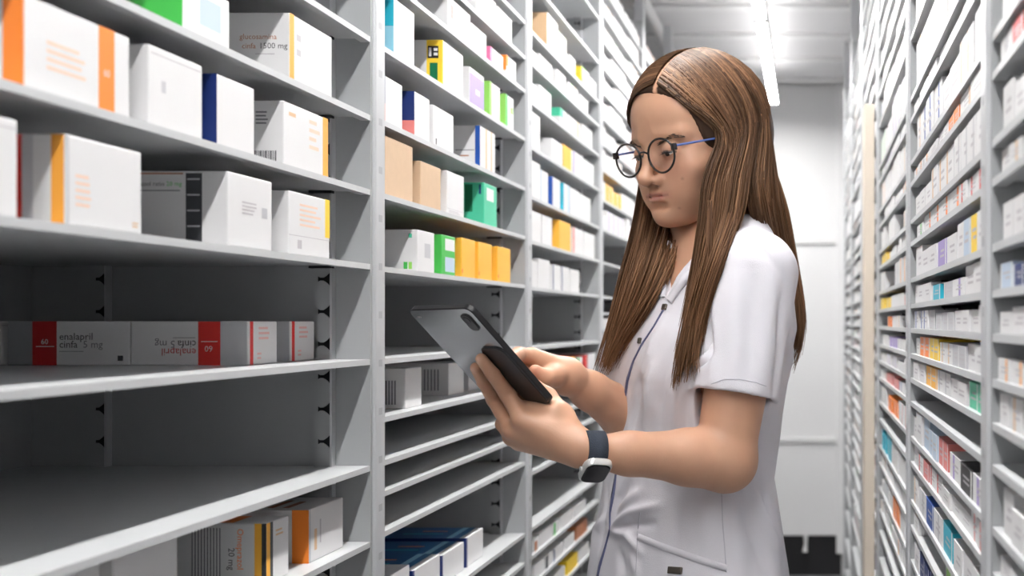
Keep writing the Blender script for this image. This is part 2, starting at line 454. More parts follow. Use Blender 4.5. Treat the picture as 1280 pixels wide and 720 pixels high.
# lower shelf
LB(0, 333, 361, 655, z677, .125, set_=.02, decals=[('S', .9, .96, 0, 1, 'gold'), ('S', .96, 1, 0, 1, 'dark'), ('F', 0, .16, 0, 1, 'gold'), ('F', .16, .28, 0, 1, 'dark'), ('T', .1, .9, .5, .7, 'orange'), ('S', 'Omeprazol', .755, .92, .0095, 'orange', -math.pi / 2), ('S', '20 mg', .68, .60, .0095, 'dark', -math.pi / 2)]
   + [('S', .37 + i * .026, .37 + i * .026 + .010, .1, .93, 'textgrey') for i in range(10)] + lines('F', .4, .8, .72, .86, 2, 'kraft', 3), label='white box with gold and dark edge stripe on the low shelf', group=G1)
LB(0, 386, 429, 638, z677, .12, set_=.02, decals=[('S', .84, 1, 0, 1, 'orange'), ('F', 0, .05, 0, 1, 'silver')] + lines('T', .15, .85, .2, .8, 4, 'brown', 3) + [('F', .15, .22, .2, .6, 'kraft'), ('F', .3, .34, .3, .75, 'seam')], label='white box with orange edge on the low shelf nearest the post', group=G1)
LB(0, 142, 222, 691, z677, .14, set_=.02, decals=[('T', .5, 1, .6, .95, 'orange'), ('F', .2, .6, .3, .5, 'seam')], label='white box with orange top corner on the low shelf', group=G1)
LB(0, 20, 125, 735, z677, .14, set_=.02, decals=[('T', .75, 1, .5, 1, 'orange')], label='white box at the bottom left picture corner', group=G1)
carton(-1, -.70, 1.06, 1.15, z677, .070, .12, decals=[('T', .2, .8, .2, .9, 'orange'), ('F', .3, .9, .3, .7, 'black')], label='white box with orange top standing behind on the low shelf', group=G1)

# --- second bay
SB = SH_L[1]; za, zb_, zc_, zd_ = SB[4], SB[5], SB[6], SB[7]; zf_ = SB[9]; zh_ = .889
LB(1, 492, 518, -3, za, .11, decals=[('S', 0, 1, .5, 1, 'cyan'), ('S', 0, 1, 0, .5, 'lightcyan'), ('F', 0, 1, 0, .03, 'teal'), ('F', .15, .5, .2, .4, 'silver')], label='white box with cyan side beside the first post', group=G2)
LB(1, 553, 579, 50, za, .12, decals=[('S', .80, 1, 0, 1, 'yellow'), ('S', .815, .95, .6, .87, 'black'), ('S', .83, .86, .64, .83, 'white'), ('S', .89, .94, .66, .72, 'white'), ('S', .89, .94, .76, .82, 'white'), ('S', .84, .94, .02, .5, 'darkgreen'), ('F', 0, .04, 0, 1, 'yellow')], label='white box with yellow, black and green printed side', group=G2)
LB(1, 587, 605, 83, za, .10, decals=[('F', .0, 1, 0, .85, 'lilac'), ('F', .4, .7, .35, .5, 'silver')], label='white box with lilac front', group=G2)
LB(1, 612, 625, 101, za, .10, decals=[('S', 0, 1, 0, 1, 'lime'), ('F', 0, .2, 0, 1, 'lime')], label='lime sided white box next to the lilac one', group=G2)
LB(1, 632, 642, 117, za, .10, decals=[('S', 0, 1, 0, 1, 'lime'), ('F', 0, .25, 0, 1, 'green'), ('F', .6, .9, .5, .7, 'lime')], label='lime sided white box nearest the second post', group=G2)
zt1, zt2, zt3 = SB[1], SB[2], SB[3]
for (x0, x1, hh, zz, cs, lab) in (
    (560, 588, .052, zt3, [('F', .12, .22, .4, .8, 'rose')], 'white box with small red mark on the high shelf, second bay'),
    (589, 608, .042, zt3, seam(), 'small white box left of the pink one on the high shelf'),
    (613, 629, .030, zt3, [('S', 0, 1, 0, 1, 'pink'), ('F', 0, .15, 0, 1, 'pink')], 'small white box with pink side'),
    (633, 645, .040, zt3, [('S', .5, 1, .3, 1, 'orange'), ('F', 0, .2, .5, 1, 'orange')], 'small white box with orange corner on the high shelf'),
    (596, 620, .050, zt2, seam(), 'white box on the shelf above the pink sided one'),
    (622, 640, .048, zt2, [('F', .1, .2, 0, 1, 'seam')], 'white box right of another on the shelf above the pink one')):
    xf = XL - .005; y0 = -xf * FPX / (CXP - x0); y1 = -xf * FPX / (CXP - x1)
    carton(-1, xf, y0, y1, zz, hh, .11, decals=cs, label=lab, group=G2)
LB(1, 480, 503, 94, zb_, .10, decals=[('S', .8, 1, .4, 1, 'navy'), ('S', .8, 1, 0, .4, 'rose'), ('F', 0, .06, .4, 1, 'navy'), ('F', 0, .06, 0, .4, 'rose')], label='white box with navy and red edge against the first post', group=G2)
LB(1, 518, 537, 114, zb_, .10, decals=[('S', .5, 1, .35, 1, 'navy'), ('S', .5, 1, 0, .35, 'rose')], label='white box with navy and red side, second from the first post', group=G2)
LB(1, 542, 567, 131, zb_, .09, decals=seam() + [('F', .1, .15, .05, .2, 'dark')], label='plain white box beside the navy and red sided one', group=G2)
LB(1, 600, 619, 157, zb_, .12, decals=[('S', .93, 1, 0, 1, 'blue'), ('S', .65, .92, .40, .42, 'textgrey'), ('S', .72, .84, .26, .29, 'brown'), ('F', .35, .45, 0, 1, 'kraft'), ('F', .7, .78, 0, 1, 'kraft')], label='white box with thin blue edge above the green teal box', group=G2)
LB(1, 481, 516, 169, zc_, .10, col='kraft', decals=[], label='larger brown cardboard box next to the first post', group=G2)
LB(1, 526, 551, 201, zc_, .10, col='kraft', decals=[], label='smaller brown cardboard box', group=G2)
LB(1, 559, 580, 213, zc_, .08, decals=[('F', 0, 1, .12, .13, 'seam')] + lines('F', .1, .9, .03, .1, 2, 'seam', 3), label='white box between brown cardboard and teal green box', group=G2)
LB(1, 605, 621, 228, zc_, .11, col='teal', decals=[('S', .70, .82, .3, .95, 'darkgreen'), ('S', .92, .955, .72, .95, 'navy'), ('F', .2, .75, .6, .9, 'white')], label='teal green box with white front label', group=G2)
LB(1, 522, 543, 287, zd_, .16, decals=[('S', .92, .95, .8, .9, 'teal'), ('S', .875, .91, .05, .22, 'green'), ('S', .92, .95, .05, .22, 'lime'), ('F', .4, .75, .35, .7, 'silver')], label='white box with small green logos beside the green one', group=G2)
LB(1, 552, 569, 293, zd_, .09, col='green', decals=[('F', .25, .95, .62, .92, 'white'), ('F', .25, .95, .08, .45, 'paleblue'), ('S', .1, .5, .5, .9, 'darkgreen')], label='green box with white labels next to the yellow boxes', group=G2)
for i, (x0, x1, yt) in enumerate(((577, 594, 297), (598, 615, 302), (622, 638, 308))):
    LB(1, x0, x1, yt, zd_, .07, col='gold', decals=[('F', .0, .1, .1, .2, 'orange')], label=('leftmost', 'middle', 'rightmost')[i] + ' of the three plain yellow boxes', group='three yellow boxes')
LB(1, 507, 527, 461, zf_, .12, set_=.02, decals=[('S', .76 + i * .035, .78 + i * .035, .1, .7, 'textgrey') for i in range(4)], label='white box against the first post, below the tablet corner', group=G2)
LB(1, 561, 580, 454, zf_, .16, set_=.05, decals=[('S', .74 + i * .035, .755 + i * .035, .15, .8, 'textgrey') for i in range(5)], label='larger white box set back on the shelf behind the tablet', group=G2)
LB(1, 586, 602, 458, zf_, .10, set_=.06, decals=[('F', .5, .9, .3, .5, 'kraft')], label='white box half hidden by the tablet edge', group=G2)
LB(1, 624, 633, 458, zf_, .12, set_=.03, decals=[], label='white box wholly behind the tablet and hand', group=G2)
for i, (x0, x1, yt) in enumerate(((516, 550, 714), (552, 580, 695), (583, 604, 673))):
    LB(1, x0, x1, yt, zh_, .17, set_=.02, decals=[('T', 0, 1, 0, .93, 'steelblue'), ('T', 0, 1, .80, .86, 'lightcyan'), ('S', 0, 1, 0, 1, 'navy'), ('T', .35, .42, .3, .7, 'cyan'), ('F', 0, .05, 0, 1, 'navy'), ('T', .6, .66, .45, .7, 'orange')],
       label=('nearest', 'middle', 'farthest')[i] + ' of the three dark blue topped boxes with white ends', group='three blue topped boxes')
LB(1, 485, 512, 722, zh_, .10, set_=.02, decals=[('S', 0, 1, 0, 1, 'steelblue')], label='white box end at the bottom edge before the blue topped boxes', group=G2)

# --- third bay: rows read from the photograph (columns, height share of the gap, colour)
row3 = [
 (1.881, [(684, 697, .85, 'kraftside'), (697, 708, .72, 'limeedge'), (712, 719, .45, ''), (727, 736, .5, 'yellowlime'), (737, 745, .45, '')]),
 (1.818, [(664, 672, .55, ''), (674, 690, .7, ''), (696, 707, .8, ''), (711, 722, .75, 'stripes'), (725, 735, .7, '')]),
 (1.740, [(664, 671, .6, ''), (674, 689, .75, ''), (700, 708, .6, 'teal'), (710, 724, .6, 'kraftedge'), (728, 740, .7, '')]),
 (1.6495, [(664, 675, .93, ''), (690, 703, .62, ''), (704, 715, .68, 'gold'), (717, 729, .7, 'lilacedge'), (730, 742, .68, '')]),
 (1.5506, [(664, 675, .85, ''), (676, 685, .75, 'paleblueedge'), (690, 700, .74, 'navyside'), (704, 712, .74, 'cyanside'), (713, 725, .72, ''), (726, 738, .70, '')]),
 (1.462, [(664, 676, .80, ''), (678, 690, .80, ''), (699, 713, .85, 'goldfull'), (716, 729, .8, 'pinkedge'), (730, 743, .8, '')]),
 (1.3695, [(664, 671, .65, ''), (673, 687, .75, ''), (691, 700, .68, 'navyline'), (702, 711, .68, 'navyline'), (713, 724, .66, '')]),
 (1.167, [(664, 684, .6, ''), (687, 699, .6, 'kraftedge'), (700, 709, .62, ''), (711, 719, .7, 'goldfull'), (722, 728, .66, 'greenedge'), (730, 734, .7, 'redfull'), (735, 744, .72, '')]),
 (.832, [(668, 674, .55, 'brown'), (676, 690, .6, ''), (692, 699, .6, 'greenedge'), (701, 716, .6, ''), (718, 732, .6, '')]),
 (.775, [(668, 680, .6, ''), (682, 690, .6, 'darkedge'), (692, 704, .6, 'navyline'), (706, 718, .6, ''), (720, 734, .75, 'brownfull')]),
 (.715, [(668, 690, .6, ''), (692, 706, .6, ''), (709, 722, .65, 'yellowfull'), (724, 736, .6, '')]),
]
EDGE = {'kraftside': [('S', 0, 1, 0, 1, 'kraft')], 'limeedge': [('F', 0, .3, 0, 1, 'lime')], 'yellowlime': [('S', 0, 1, 0, 1, 'yellow'), ('F', 0, .5, 0, 1, 'lime')], 'stripes': [('F', .2, .32, 0, 1, 'lime'), ('F', .6, .72, 0, 1, 'amber')],
        'teal': [('T', 0, 1, 0, 1, 'teal'), ('S', 0, 1, .5, 1, 'teal'), ('F', 0, .5, .5, 1, 'teal')], 'kraftedge': [('F', .75, .95, 0, 1, 'kraft')], 'gold': [('S', 0, 1, 0, 1, 'amber'), ('F', 0, .9, 0, 1, 'gold')], 'lilacedge': [('F', 0, .12, 0, 1, 'lilac')],
        'paleblueedge': [('F', 0, .15, 0, 1, 'paleblue')], 'navyside': [('S', 0, 1, 0, 1, 'blue'), ('F', 0, .1, 0, 1, 'blue')], 'cyanside': [('S', 0, 1, 0, 1, 'cyan'), ('F', 0, .1, 0, 1, 'cyan'), ('F', .6, 1, 0, 1, 'paleblue')], 'goldfull': [],
        'pinkedge': [('F', 0, .15, 0, 1, 'rose')], 'navyline': [('F', 0, .12, 0, 1, 'navy')], 'greenedge': [('F', 0, .35, 0, 1, 'green')], 'redfull': [], 'brown': [('F', 0, .6, 0, .8, 'brown')], 'darkedge': [('F', 0, .4, 0, 1, 'dark')], 'brownfull': [], 'yellowfull': []}
SIDEOF = {'goldfull': 'gold', 'redfull': 'red', 'brownfull': 'brown', 'yellowfull': 'yellow'}
EDGEWORD = {'': 'plain white', 'kraftside': 'brown sided white', 'limeedge': 'lime edged white', 'yellowlime': 'yellow and lime', 'stripes': 'striped white', 'teal': 'teal topped white', 'kraftedge': 'tan edged white', 'gold': 'amber fronted', 'lilacedge': 'lilac edged white',
            'paleblueedge': 'pale blue edged white', 'navyside': 'blue sided white', 'cyanside': 'cyan sided white', 'goldfull': 'golden yellow', 'pinkedge': 'pink edged white', 'navyline': 'navy edged white', 'greenedge': 'green edged white', 'redfull': 'red', 'brown': 'brown marked white', 'darkedge': 'dark edged white', 'brownfull': 'brown', 'yellowfull': 'yellow'}
ORD = ['first', 'second', 'third', 'fourth', 'fifth', 'sixth', 'seventh', 'eighth', 'ninth', 'tenth', 'eleventh', 'twelfth', 'thirteenth', 'fourteenth', 'fifteenth', 'sixteenth', 'seventeenth', 'eighteenth', 'nineteenth', 'twentieth']
for ri, (z, row) in enumerate(row3):
    up = min([s for s in SH_L[2] if s > z + .01])
    for bi, (x0, x1, fr, c) in enumerate(row):
        xf = XL - .005; y0 = -xf * FPX / (CXP - x0); y1 = -xf * FPX / (CXP - x1)
        carton(-1, xf, max(y0, YL[2] + PW + .003), min(y1, YL[3] - .018), z, (up - z - .012) * fr, .11, col=SIDEOF.get(c, 'white'), decals=EDGE.get(c, []), bevel=False,
               label='%s box, %s from left, filled row %s, third left bay' % (EDGEWORD[c], ORD[bi], ('one', 'two', 'three', 'four', 'five', 'six', 'seven', 'eight', 'nine', 'ten', 'eleven')[ri]), group=G3)

# --- right rack rows and the blurred far bays: each carton its own object in the near bays, the rest together
far = MB()
STRIPES = ['orange', 'rose', 'blue', 'amber', 'lilac', 'green', 'paleblue', 'red', 'silver', 'silver', 'silver', 'kraft', 'kraft']
# (shelf, x range, colour of the whole aisle face or stripe)
HINT = {1: [(1.366, 1213, 1221, 'yellow'), (1.366, 1205, 1213, 'paleblue'), (1.327, 1163, 1177, 'cyan'), (1.327, 1177, 1186, 'silver'), (1.29, 1166, 1189, 'silver'), (1.2514, 1152, 1157, 'orange'), (1.2514, 1163, 1168, 'yellow'),
            (1.2514, 1190, 1205, 'silver'), (1.2143, 1157, 1167, 'gold'), (1.2143, 1212, 1226, 'teal'), (1.1257, 1151, 1154, 'red'), (1.1257, 1160, 1174, 'paleblue'), (1.1257, 1176, 1183, 'rose'), (1.1257, 1197, 1201, 'lime'), (1.1257, 1201, 1206, 'black'),
            (1.029, 1158, 1168, 'blue'), (1.029, 1175, 1191, 'cyan'), (.99, 1176, 1186, 'lime'), (.937, 1154, 1165, 'navy'), (1.087, 1155, 1160, 'rose'), (1.512, 1186, 1196, 'orange'), (1.366, 1176, 1184, 'lilac')],
        0: [(1.4535, 1250, 1256, 'rose'), (1.512, 1262, 1272, 'red'), (1.327, 1262, 1272, 'navy'), (1.327, 1252, 1262, 'paleblue')],
        2: [(1.327, 1104, 1112, 'yellow'), (1.4214, 1103, 1108, 'yellow'), (1.29, 1104, 1113, 'orange'), (1.29, 1126, 1130, 'yellow'), (1.2514, 1114, 1119, 'lilac'), (1.1786, 1110, 1120, 'rose'), (1.1257, 1112, 1120, 'orange'), (1.087, 1122, 1126, 'darkgreen'), (1.029, 1103, 1110, 'cyan'), (.937, 1118, 1124, 'orange')]}
def fill_row(side, k, z, gap, ya, yb, single, rowname, setb, hint, wmin, wmax, rnd, bayname, dens=1.0):
    y = ya + rnd.uniform(.004, .02); n = 0
    xf0 = XL if side < 0 else XR
    while y < yb - .03:
        run = rnd.randint(1, 4); bw = rnd.uniform(wmin, wmax); bh = (gap - .008) * rnd.uniform(.55, .93); bd = rnd.uniform(.10, .16)
        stripe = rnd.choice(STRIPES) if rnd.random() < .45 else None
        sp = rnd.uniform(.08, .75)
        if rnd.random() > dens: y += bw * run; continue
        for _ in range(run):
            if y + bw > yb - .012: break
            xf = xf0 + side * (setb + rnd.uniform(0, .003))
            pxm = CXP + FPX * xf / (y + bw / 2)
            col = 'white'; dec = []; word = 'plain white'
            if stripe: dec.append(('F', sp, sp + .16, 0, 1, stripe)); word = {'silver': 'grey striped white', 'kraft': 'tan striped white', 'paleblue': 'pale blue striped white', 'rose': 'pink striped white'}.get(stripe, stripe + ' striped white')
            for (hz, a, b, hc) in hint:
                if abs(hz - z) < .006 and a - 2 <= pxm <= b + 2:
                    dec = [('F', .1, .9, 0, 1, hc), ('S', .3, 1, 0, 1, hc), ('T', 0, 1, .4, 1, hc)]; word = {'paleblue': 'pale blue', 'rose': 'pink', 'silver': 'grey', 'gold': 'golden'}.get(hc, hc) + ' fronted'
            dec += lines('F', .2, .8, .3, .7, 2, 'seam', int(y * 1000)) if single else []
            n += 1
            lab = '%s carton, %s from the near post, %s, %s' % (word, ORD[min(n - 1, 19)], rowname, bayname)
            h = min(bh, gap - .01)
            carton(side, xf, y, y + bw - .0015, z, h, bd, col, dec, lab, group='cartons in the ' + bayname, bevel=False, mb=None if single else far)
            y += bw
            global NCART
            if single: NCART += 1
        y += rnd.choice([0, 0, .004, .02])
rnd = random.Random(21)
EMPTY_R = {0: {1.1786}, 1: {1.1786}, 2: {1.087}}
def gapof(lst, z):
    u = [s for s in lst if s > z + .004]
    return (min(u) - z) if u else .06
vis = sorted([z for z in SH_R if .86 < z < 1.80], reverse=True)
for i, z in enumerate(vis):
    rn = 'shelf %s down' % ('one two three four five six seven eight nine ten eleven twelve thirteen fourteen fifteen sixteen seventeen eighteen nineteen twenty twentyone twentytwo'.split()[i])
    g = gapof(SH_R, z)
    if z < 1.75 and z not in EMPTY_R[0]:
        fill_row(1, 0, z, g, .82, YR[1], True, rn, .002, HINT[0], .04, .06, rnd, 'nearest right bay')
    if z not in EMPTY_R[1]:
        fill_row(1, 1, z, g, YR[1] + PW, YR[2], True, rn, .002, HINT[1], .045, .095, rnd, 'second right bay', .97 if z > 1.0 else .7)
    if z not in EMPTY_R[2]:
        fill_row(1, 2, z, g, YR[2] + PW, YR[3], False, rn, .002, HINT[2], .035, .08, rnd, 'third right bay', .95)
for k in (3, 4, 5):
    for z in SH_R:
        if .5 < z < 2.1: fill_row(1, k, z, gapof(SH_R, z), YR[k] + PW + (.11 if k == 3 else 0), YR[k + 1], False, '', .004, [], .05, .09, rnd, '')
for z in SH_R:
    if 1.8 <= z < 2.1: fill_row(1, 2, z, gapof(SH_R, z), YR[2] + PW, YR[3], False, '', .003, [], .04, .08, rnd, '')
for k in (3, 4, 5):
    for z in SH_L[3]:
        if z in (1.462, 1.3695, 1.325): continue
        if z > 1.15: fill_row(-1, k, z, gapof(SH_L[3], z), YL[k] + PW, YL[k + 1], False, '', .003, [(1.63, 760, 775, 'gold')], .05, .08, rnd, '')
o = far.build('distant_cartons')
tag(o, 'rows of small blurred white medicine cartons filling the far shelves', 'boxes', kind='stuff')
# ------------------------------------------------------------------ distance-field modelling for the figure
class Field:
    def __init__(s, lo, hi, h):
        s.lo = np.array(lo, np.float32); s.h = h
        s.n = np.ceil((np.array(hi) - s.lo) / h).astype(int) + 1
        s.D = np.full(s.n, 1.0, np.float32)
        s.ax = [s.lo[i] + h * np.arange(s.n[i], dtype=np.float32) for i in range(3)]
    def sl(s, lo, hi, pad):
        out = []
        for i in range(3):
            a = int(np.floor((lo[i] - pad - s.lo[i]) / s.h)); b = int(np.ceil((hi[i] + pad - s.lo[i]) / s.h)) + 1
            out.append(slice(max(a, 0), min(max(b, 0), s.n[i])))
        return tuple(out)
    def grid(s, sl): return np.meshgrid(*[s.ax[i][sl[i]] for i in range(3)], indexing='ij')
    def apply(s, fn, lo, hi, k, mode='add'):
        sl = s.sl(lo, hi, k + 4 * s.h)
        if any(x.stop <= x.start for x in sl): return
        d = fn(*s.grid(sl)).astype(np.float32); A = s.D[sl]
        if mode == 'add':
            if k > 0:
                hh = np.maximum(k - np.abs(A - d), 0) / k
                s.D[sl] = np.minimum(A, d) - hh * hh * k * .25
            else: s.D[sl] = np.minimum(A, d)
        else:                                     # subtract
            d = -d
            if k > 0:
                hh = np.maximum(k - np.abs(A - d), 0) / k
                s.D[sl] = np.maximum(A, d) + hh * hh * k * .25
            else: s.D[sl] = np.maximum(A, d)
    def cone(s, a, b, r1, r2, k=.01, mode='add'):
        a = np.array(a, float); b = np.array(b, float); R = max(r1, r2); ba = b - a; L2 = float(ba @ ba) + 1e-12
        def fn(X, Y, Z):
            x, y, z = X - a[0], Y - a[1], Z - a[2]
            t = np.clip((x * ba[0] + y * ba[1] + z * ba[2]) / L2, 0, 1)
            return np.sqrt((x - t * ba[0]) ** 2 + (y - t * ba[1]) ** 2 + (z - t * ba[2]) ** 2) - (r1 + (r2 - r1) * t)
        s.apply(fn, np.minimum(a, b) - R, np.maximum(a, b) + R, k, mode)
    def chain(s, pts, rads, k=.01, mode='add'):
        for i in range(len(pts) - 1): s.cone(pts[i], pts[i + 1], rads[i], rads[i + 1], k, mode)
    def ell(s, c, r, k=.01, mode='add', R=None):
        c = np.array(c, float); r = np.array(r, float); R_ = np.eye(3) if R is None else np.array(R, float)   # rows of R: local axes
        def fn(X, Y, Z):
            x, y, z = X - c[0], Y - c[1], Z - c[2]
            q = [R_[i][0] * x + R_[i][1] * y + R_[i][2] * z for i in range(3)]
            k0 = np.sqrt(sum((q[i] / r[i]) ** 2 for i in range(3))); k1 = np.sqrt(sum((q[i] / r[i] ** 2) ** 2 for i in range(3))) + 1e-9
            return k0 * (k0 - 1) / k1
        m = r.max() if R is not None else r
        s.apply(fn, c - m, c + m, k, mode)
    def mesh(s):
        D = s.D; S = D < 0
        c = [S[i:S.shape[0] - 1 + i, j:S.shape[1] - 1 + j, k:S.shape[2] - 1 + k] for i in (0, 1) for j in (0, 1) for k in (0, 1)]
        al = c[0].copy(); an = c[0].copy()
        for q in c[1:]: al &= q; an |= q
        act = an & ~al
        ii = np.argwhere(act)
        idx = -np.ones(act.shape, np.int64); idx[act] = np.arange(len(ii))
        acc = np.zeros((len(ii), 3)); cnt = np.zeros(len(ii))
        offs = np.array([(i, j, k) for i in (0, 1) for j in (0, 1) for k in (0, 1)])
        val = np.stack([D[ii[:, 0] + o[0], ii[:, 1] + o[1], ii[:, 2] + o[2]] for o in offs], 1).astype(float)
        for a in range(8):
            for b in range(a + 1, 8):
                if np.abs(offs[a] - offs[b]).sum() != 1: continue
                m_ = (val[:, a] < 0) != (val[:, b] < 0)
                t = val[m_, a] / (val[m_, a] - val[m_, b])
                acc[m_] += offs[a] + t[:, None] * (offs[b] - offs[a]); cnt[m_] += 1
        V = s.lo + (ii + acc / cnt[:, None]) * s.h
        Q = []
        for ax in range(3):
            u, v = (ax + 1) % 3, (ax + 2) % 3
            sa = [slice(None)] * 3; sb = [slice(None)] * 3
            sa[ax] = slice(0, -1); sb[ax] = slice(1, None)
            A, B = S[tuple(sa)], S[tuple(sb)]
            for sgn, Mk in ((0, A & ~B), (1, ~A & B)):
                e = np.argwhere(Mk)
                ok = (e[:, u] > 0) & (e[:, v] > 0) & (e[:, u] < act.shape[u]) & (e[:, v] < act.shape[v])
                e = e[ok]
                if not len(e): continue
                def g(du, dv):
                    q = e.copy(); q[:, u] -= du; q[:, v] -= dv
                    return idx[q[:, 0], q[:, 1], q[:, 2]]
                quad = np.stack([g(1, 1), g(0, 1), g(0, 0), g(1, 0)], 1)
                Q.append(quad if sgn == 0 else quad[:, ::-1])
        Q = np.concatenate(Q); Q = Q[(Q >= 0).all(1)]
        return V, Q

def relax(V, Q, n=1, w=.5):
    E_ = np.concatenate([Q[:, [0, 1]], Q[:, [1, 2]], Q[:, [2, 3]], Q[:, [3, 0]]]); E_ = np.concatenate([E_, E_[:, ::-1]])
    for _ in range(n):
        acc = np.zeros_like(V); c = np.bincount(E_[:, 0], minlength=len(V)).astype(float)
        for j in range(3): acc[:, j] = np.bincount(E_[:, 0], weights=V[E_[:, 1], j], minlength=len(V))
        ok = c > 0
        V = V.copy(); V[ok] = V[ok] * (1 - w) + w * acc[ok] / c[ok, None]
    return V

def np_mesh(name, V, Q, mat_, parent=None, attr=None, smooth=True):
    me = bpy.data.meshes.new(name)
    o0 = world_loc(parent) if parent else Vector((0, 0, 0))
    V2 = (V - np.array(o0)).astype(np.float32)
    me.vertices.add(len(V2)); me.vertices.foreach_set('co', V2.ravel())
    k = Q.shape[1]
    me.loops.add(Q.size); me.loops.foreach_set('vertex_index', Q.ravel().astype(np.int32))
    me.polygons.add(len(Q)); me.polygons.foreach_set('loop_start', np.arange(0, Q.size, k, dtype=np.int32))
    me.polygons.foreach_set('loop_total', np.full(len(Q), k, np.int32))
    if smooth: me.polygons.foreach_set('use_smooth', np.ones(len(Q), bool))
    me.update(calc_edges=True)
    if attr is not None:
        for an, av in attr.items():
            a = me.attributes.new(an, 'FLOAT_COLOR', 'POINT'); a.data.foreach_set('color', av.astype(np.float32).ravel())
    me.materials.append(mat_)
    o = bpy.data.objects.new(name, me); COL.objects.link(o)
    if parent: o.parent = parent
    return o
def normals(V, Q):
    n = np.cross(V[Q[:, 2]] - V[Q[:, 0]], V[Q[:, 3]] - V[Q[:, 1]])
    N = np.zeros_like(V)
    for j in range(4):
        for a in range(3): N[:, a] += np.bincount(Q[:, j], weights=n[:, a], minlength=len(V))
    return N / (np.linalg.norm(N, axis=1)[:, None] + 1e-12)
NA = lambda v: np.array(v, float)
A3 = lambda px, py, Y: NA(at(px, py, Y))

# ------------------------------------------------------------------ materials of the figure
def skin_mat():
    m = bpy.data.materials.new('skin'); nt, b = nodes_of(m)
    at_ = nt.nodes.new('ShaderNodeAttribute'); at_.attribute_name = 'tint'
    tc = nt.nodes.new('ShaderNodeTexCoord')
    n = nt.nodes.new('ShaderNodeTexNoise'); n.inputs['Scale'].default_value = 35; n.inputs['Detail'].default_value = 5
    nt.links.new(tc.outputs['Object'], n.inputs['Vector'])
    r = nt.nodes.new('ShaderNodeMapRange'); r.inputs[3].default_value = .88; r.inputs[4].default_value = 1.1
    nt.links.new(n.outputs['Fac'], r.inputs[0])
    mx = nt.nodes.new('ShaderNodeMixRGB'); mx.blend_type = 'MULTIPLY'; mx.inputs[0].default_value = 1
    nt.links.new(at_.outputs['Color'], mx.inputs[1]); nt.links.new(r.outputs[0], mx.inputs[2])
    nt.links.new(mx.outputs[0], b.inputs['Base Color'])
    b.inputs['Roughness'].default_value = .48
    b.inputs['Subsurface Weight'].default_value = .12
    b.inputs['Subsurface Radius'].default_value = (.012, .005, .003)
    b.inputs['Subsurface Scale'].default_value = .5
    n2 = nt.nodes.new('ShaderNodeTexNoise'); n2.inputs['Scale'].default_value = 700
    nt.links.new(tc.outputs['Object'], n2.inputs['Vector'])
    bp = nt.nodes.new('ShaderNodeBump'); bp.inputs['Strength'].default_value = .12; bp.inputs['Distance'].default_value = .0006
    nt.links.new(n2.outputs['Fac'], bp.inputs['Height']); nt.links.new(bp.outputs[0], b.inputs['Normal'])
    return m
M_skin = skin_mat()
SKIN = NA((.57, .318, .205))
M_cloth = mat('white_tunic_cloth', (.74, .725, .775), .75, 0, .02, 20, .25, 900)
M_navy = mat('navy_trim', (.12, .13, .24), .7)
M_trouser = mat('white_trouser_cloth', (.75, .74, .77), .8, 0, .03, 20)
M_shoe = mat('white_shoe_leather', (.8, .8, .8), .4)
M_brass = mat('dark_metal_snap', (.10, .085, .07), .35, .7)
M_rim = mat('dark_tortoise_rim', (.018, .014, .014), .25, 0, .3, 200)
M_temple = mat('blue_temple', (.10, .16, .42), .3, .2)
M_strap = mat('navy_woven_strap', (.03, .04, .06), .8, 0, .2, 600, .8, 900)
M_case = mat('silver_watch_case', (.80, .79, .78), .28, .6)
M_screen = mat('black_glass', (.006, .006, .008), .08)
M_tabback = mat('graphite_tablet_back', (.46, .47, .49), .22, .9, .05, 30)
M_tabedge = mat('black_tablet_edge', (.012, .012, .014), .35)
def glass_mat():
    m = bpy.data.materials.new('spectacle_glass'); m.use_nodes = True; nt = m.node_tree
    for n in list(nt.nodes): nt.nodes.remove(n)
    o = nt.nodes.new('ShaderNodeOutputMaterial'); t = nt.nodes.new('ShaderNodeBsdfTransparent'); g = nt.nodes.new('ShaderNodeBsdfGlossy'); mx = nt.nodes.new('ShaderNodeMixShader')
    g.inputs['Roughness'].default_value = .03; t.inputs[0].default_value = (.97, .96, .98, 1)
    mx.inputs[0].default_value = .06
    nt.links.new(t.outputs[0], mx.inputs[1]); nt.links.new(g.outputs[0], mx.inputs[2]); nt.links.new(mx.outputs[0], o.inputs[0])
    return m
M_glass = glass_mat()
def hair_mat():
    m = bpy.data.materials.new('brown_hair'); nt, b = nodes_of(m)
    a = nt.nodes.new('ShaderNodeAttribute'); a.attribute_name = 'tint'
    nt.links.new(a.outputs['Color'], b.inputs['Base Color'])
    b.inputs['Roughness'].default_value = .50; b.inputs['Specular IOR Level'].default_value = .25
    return m
M_hair = hair_mat()

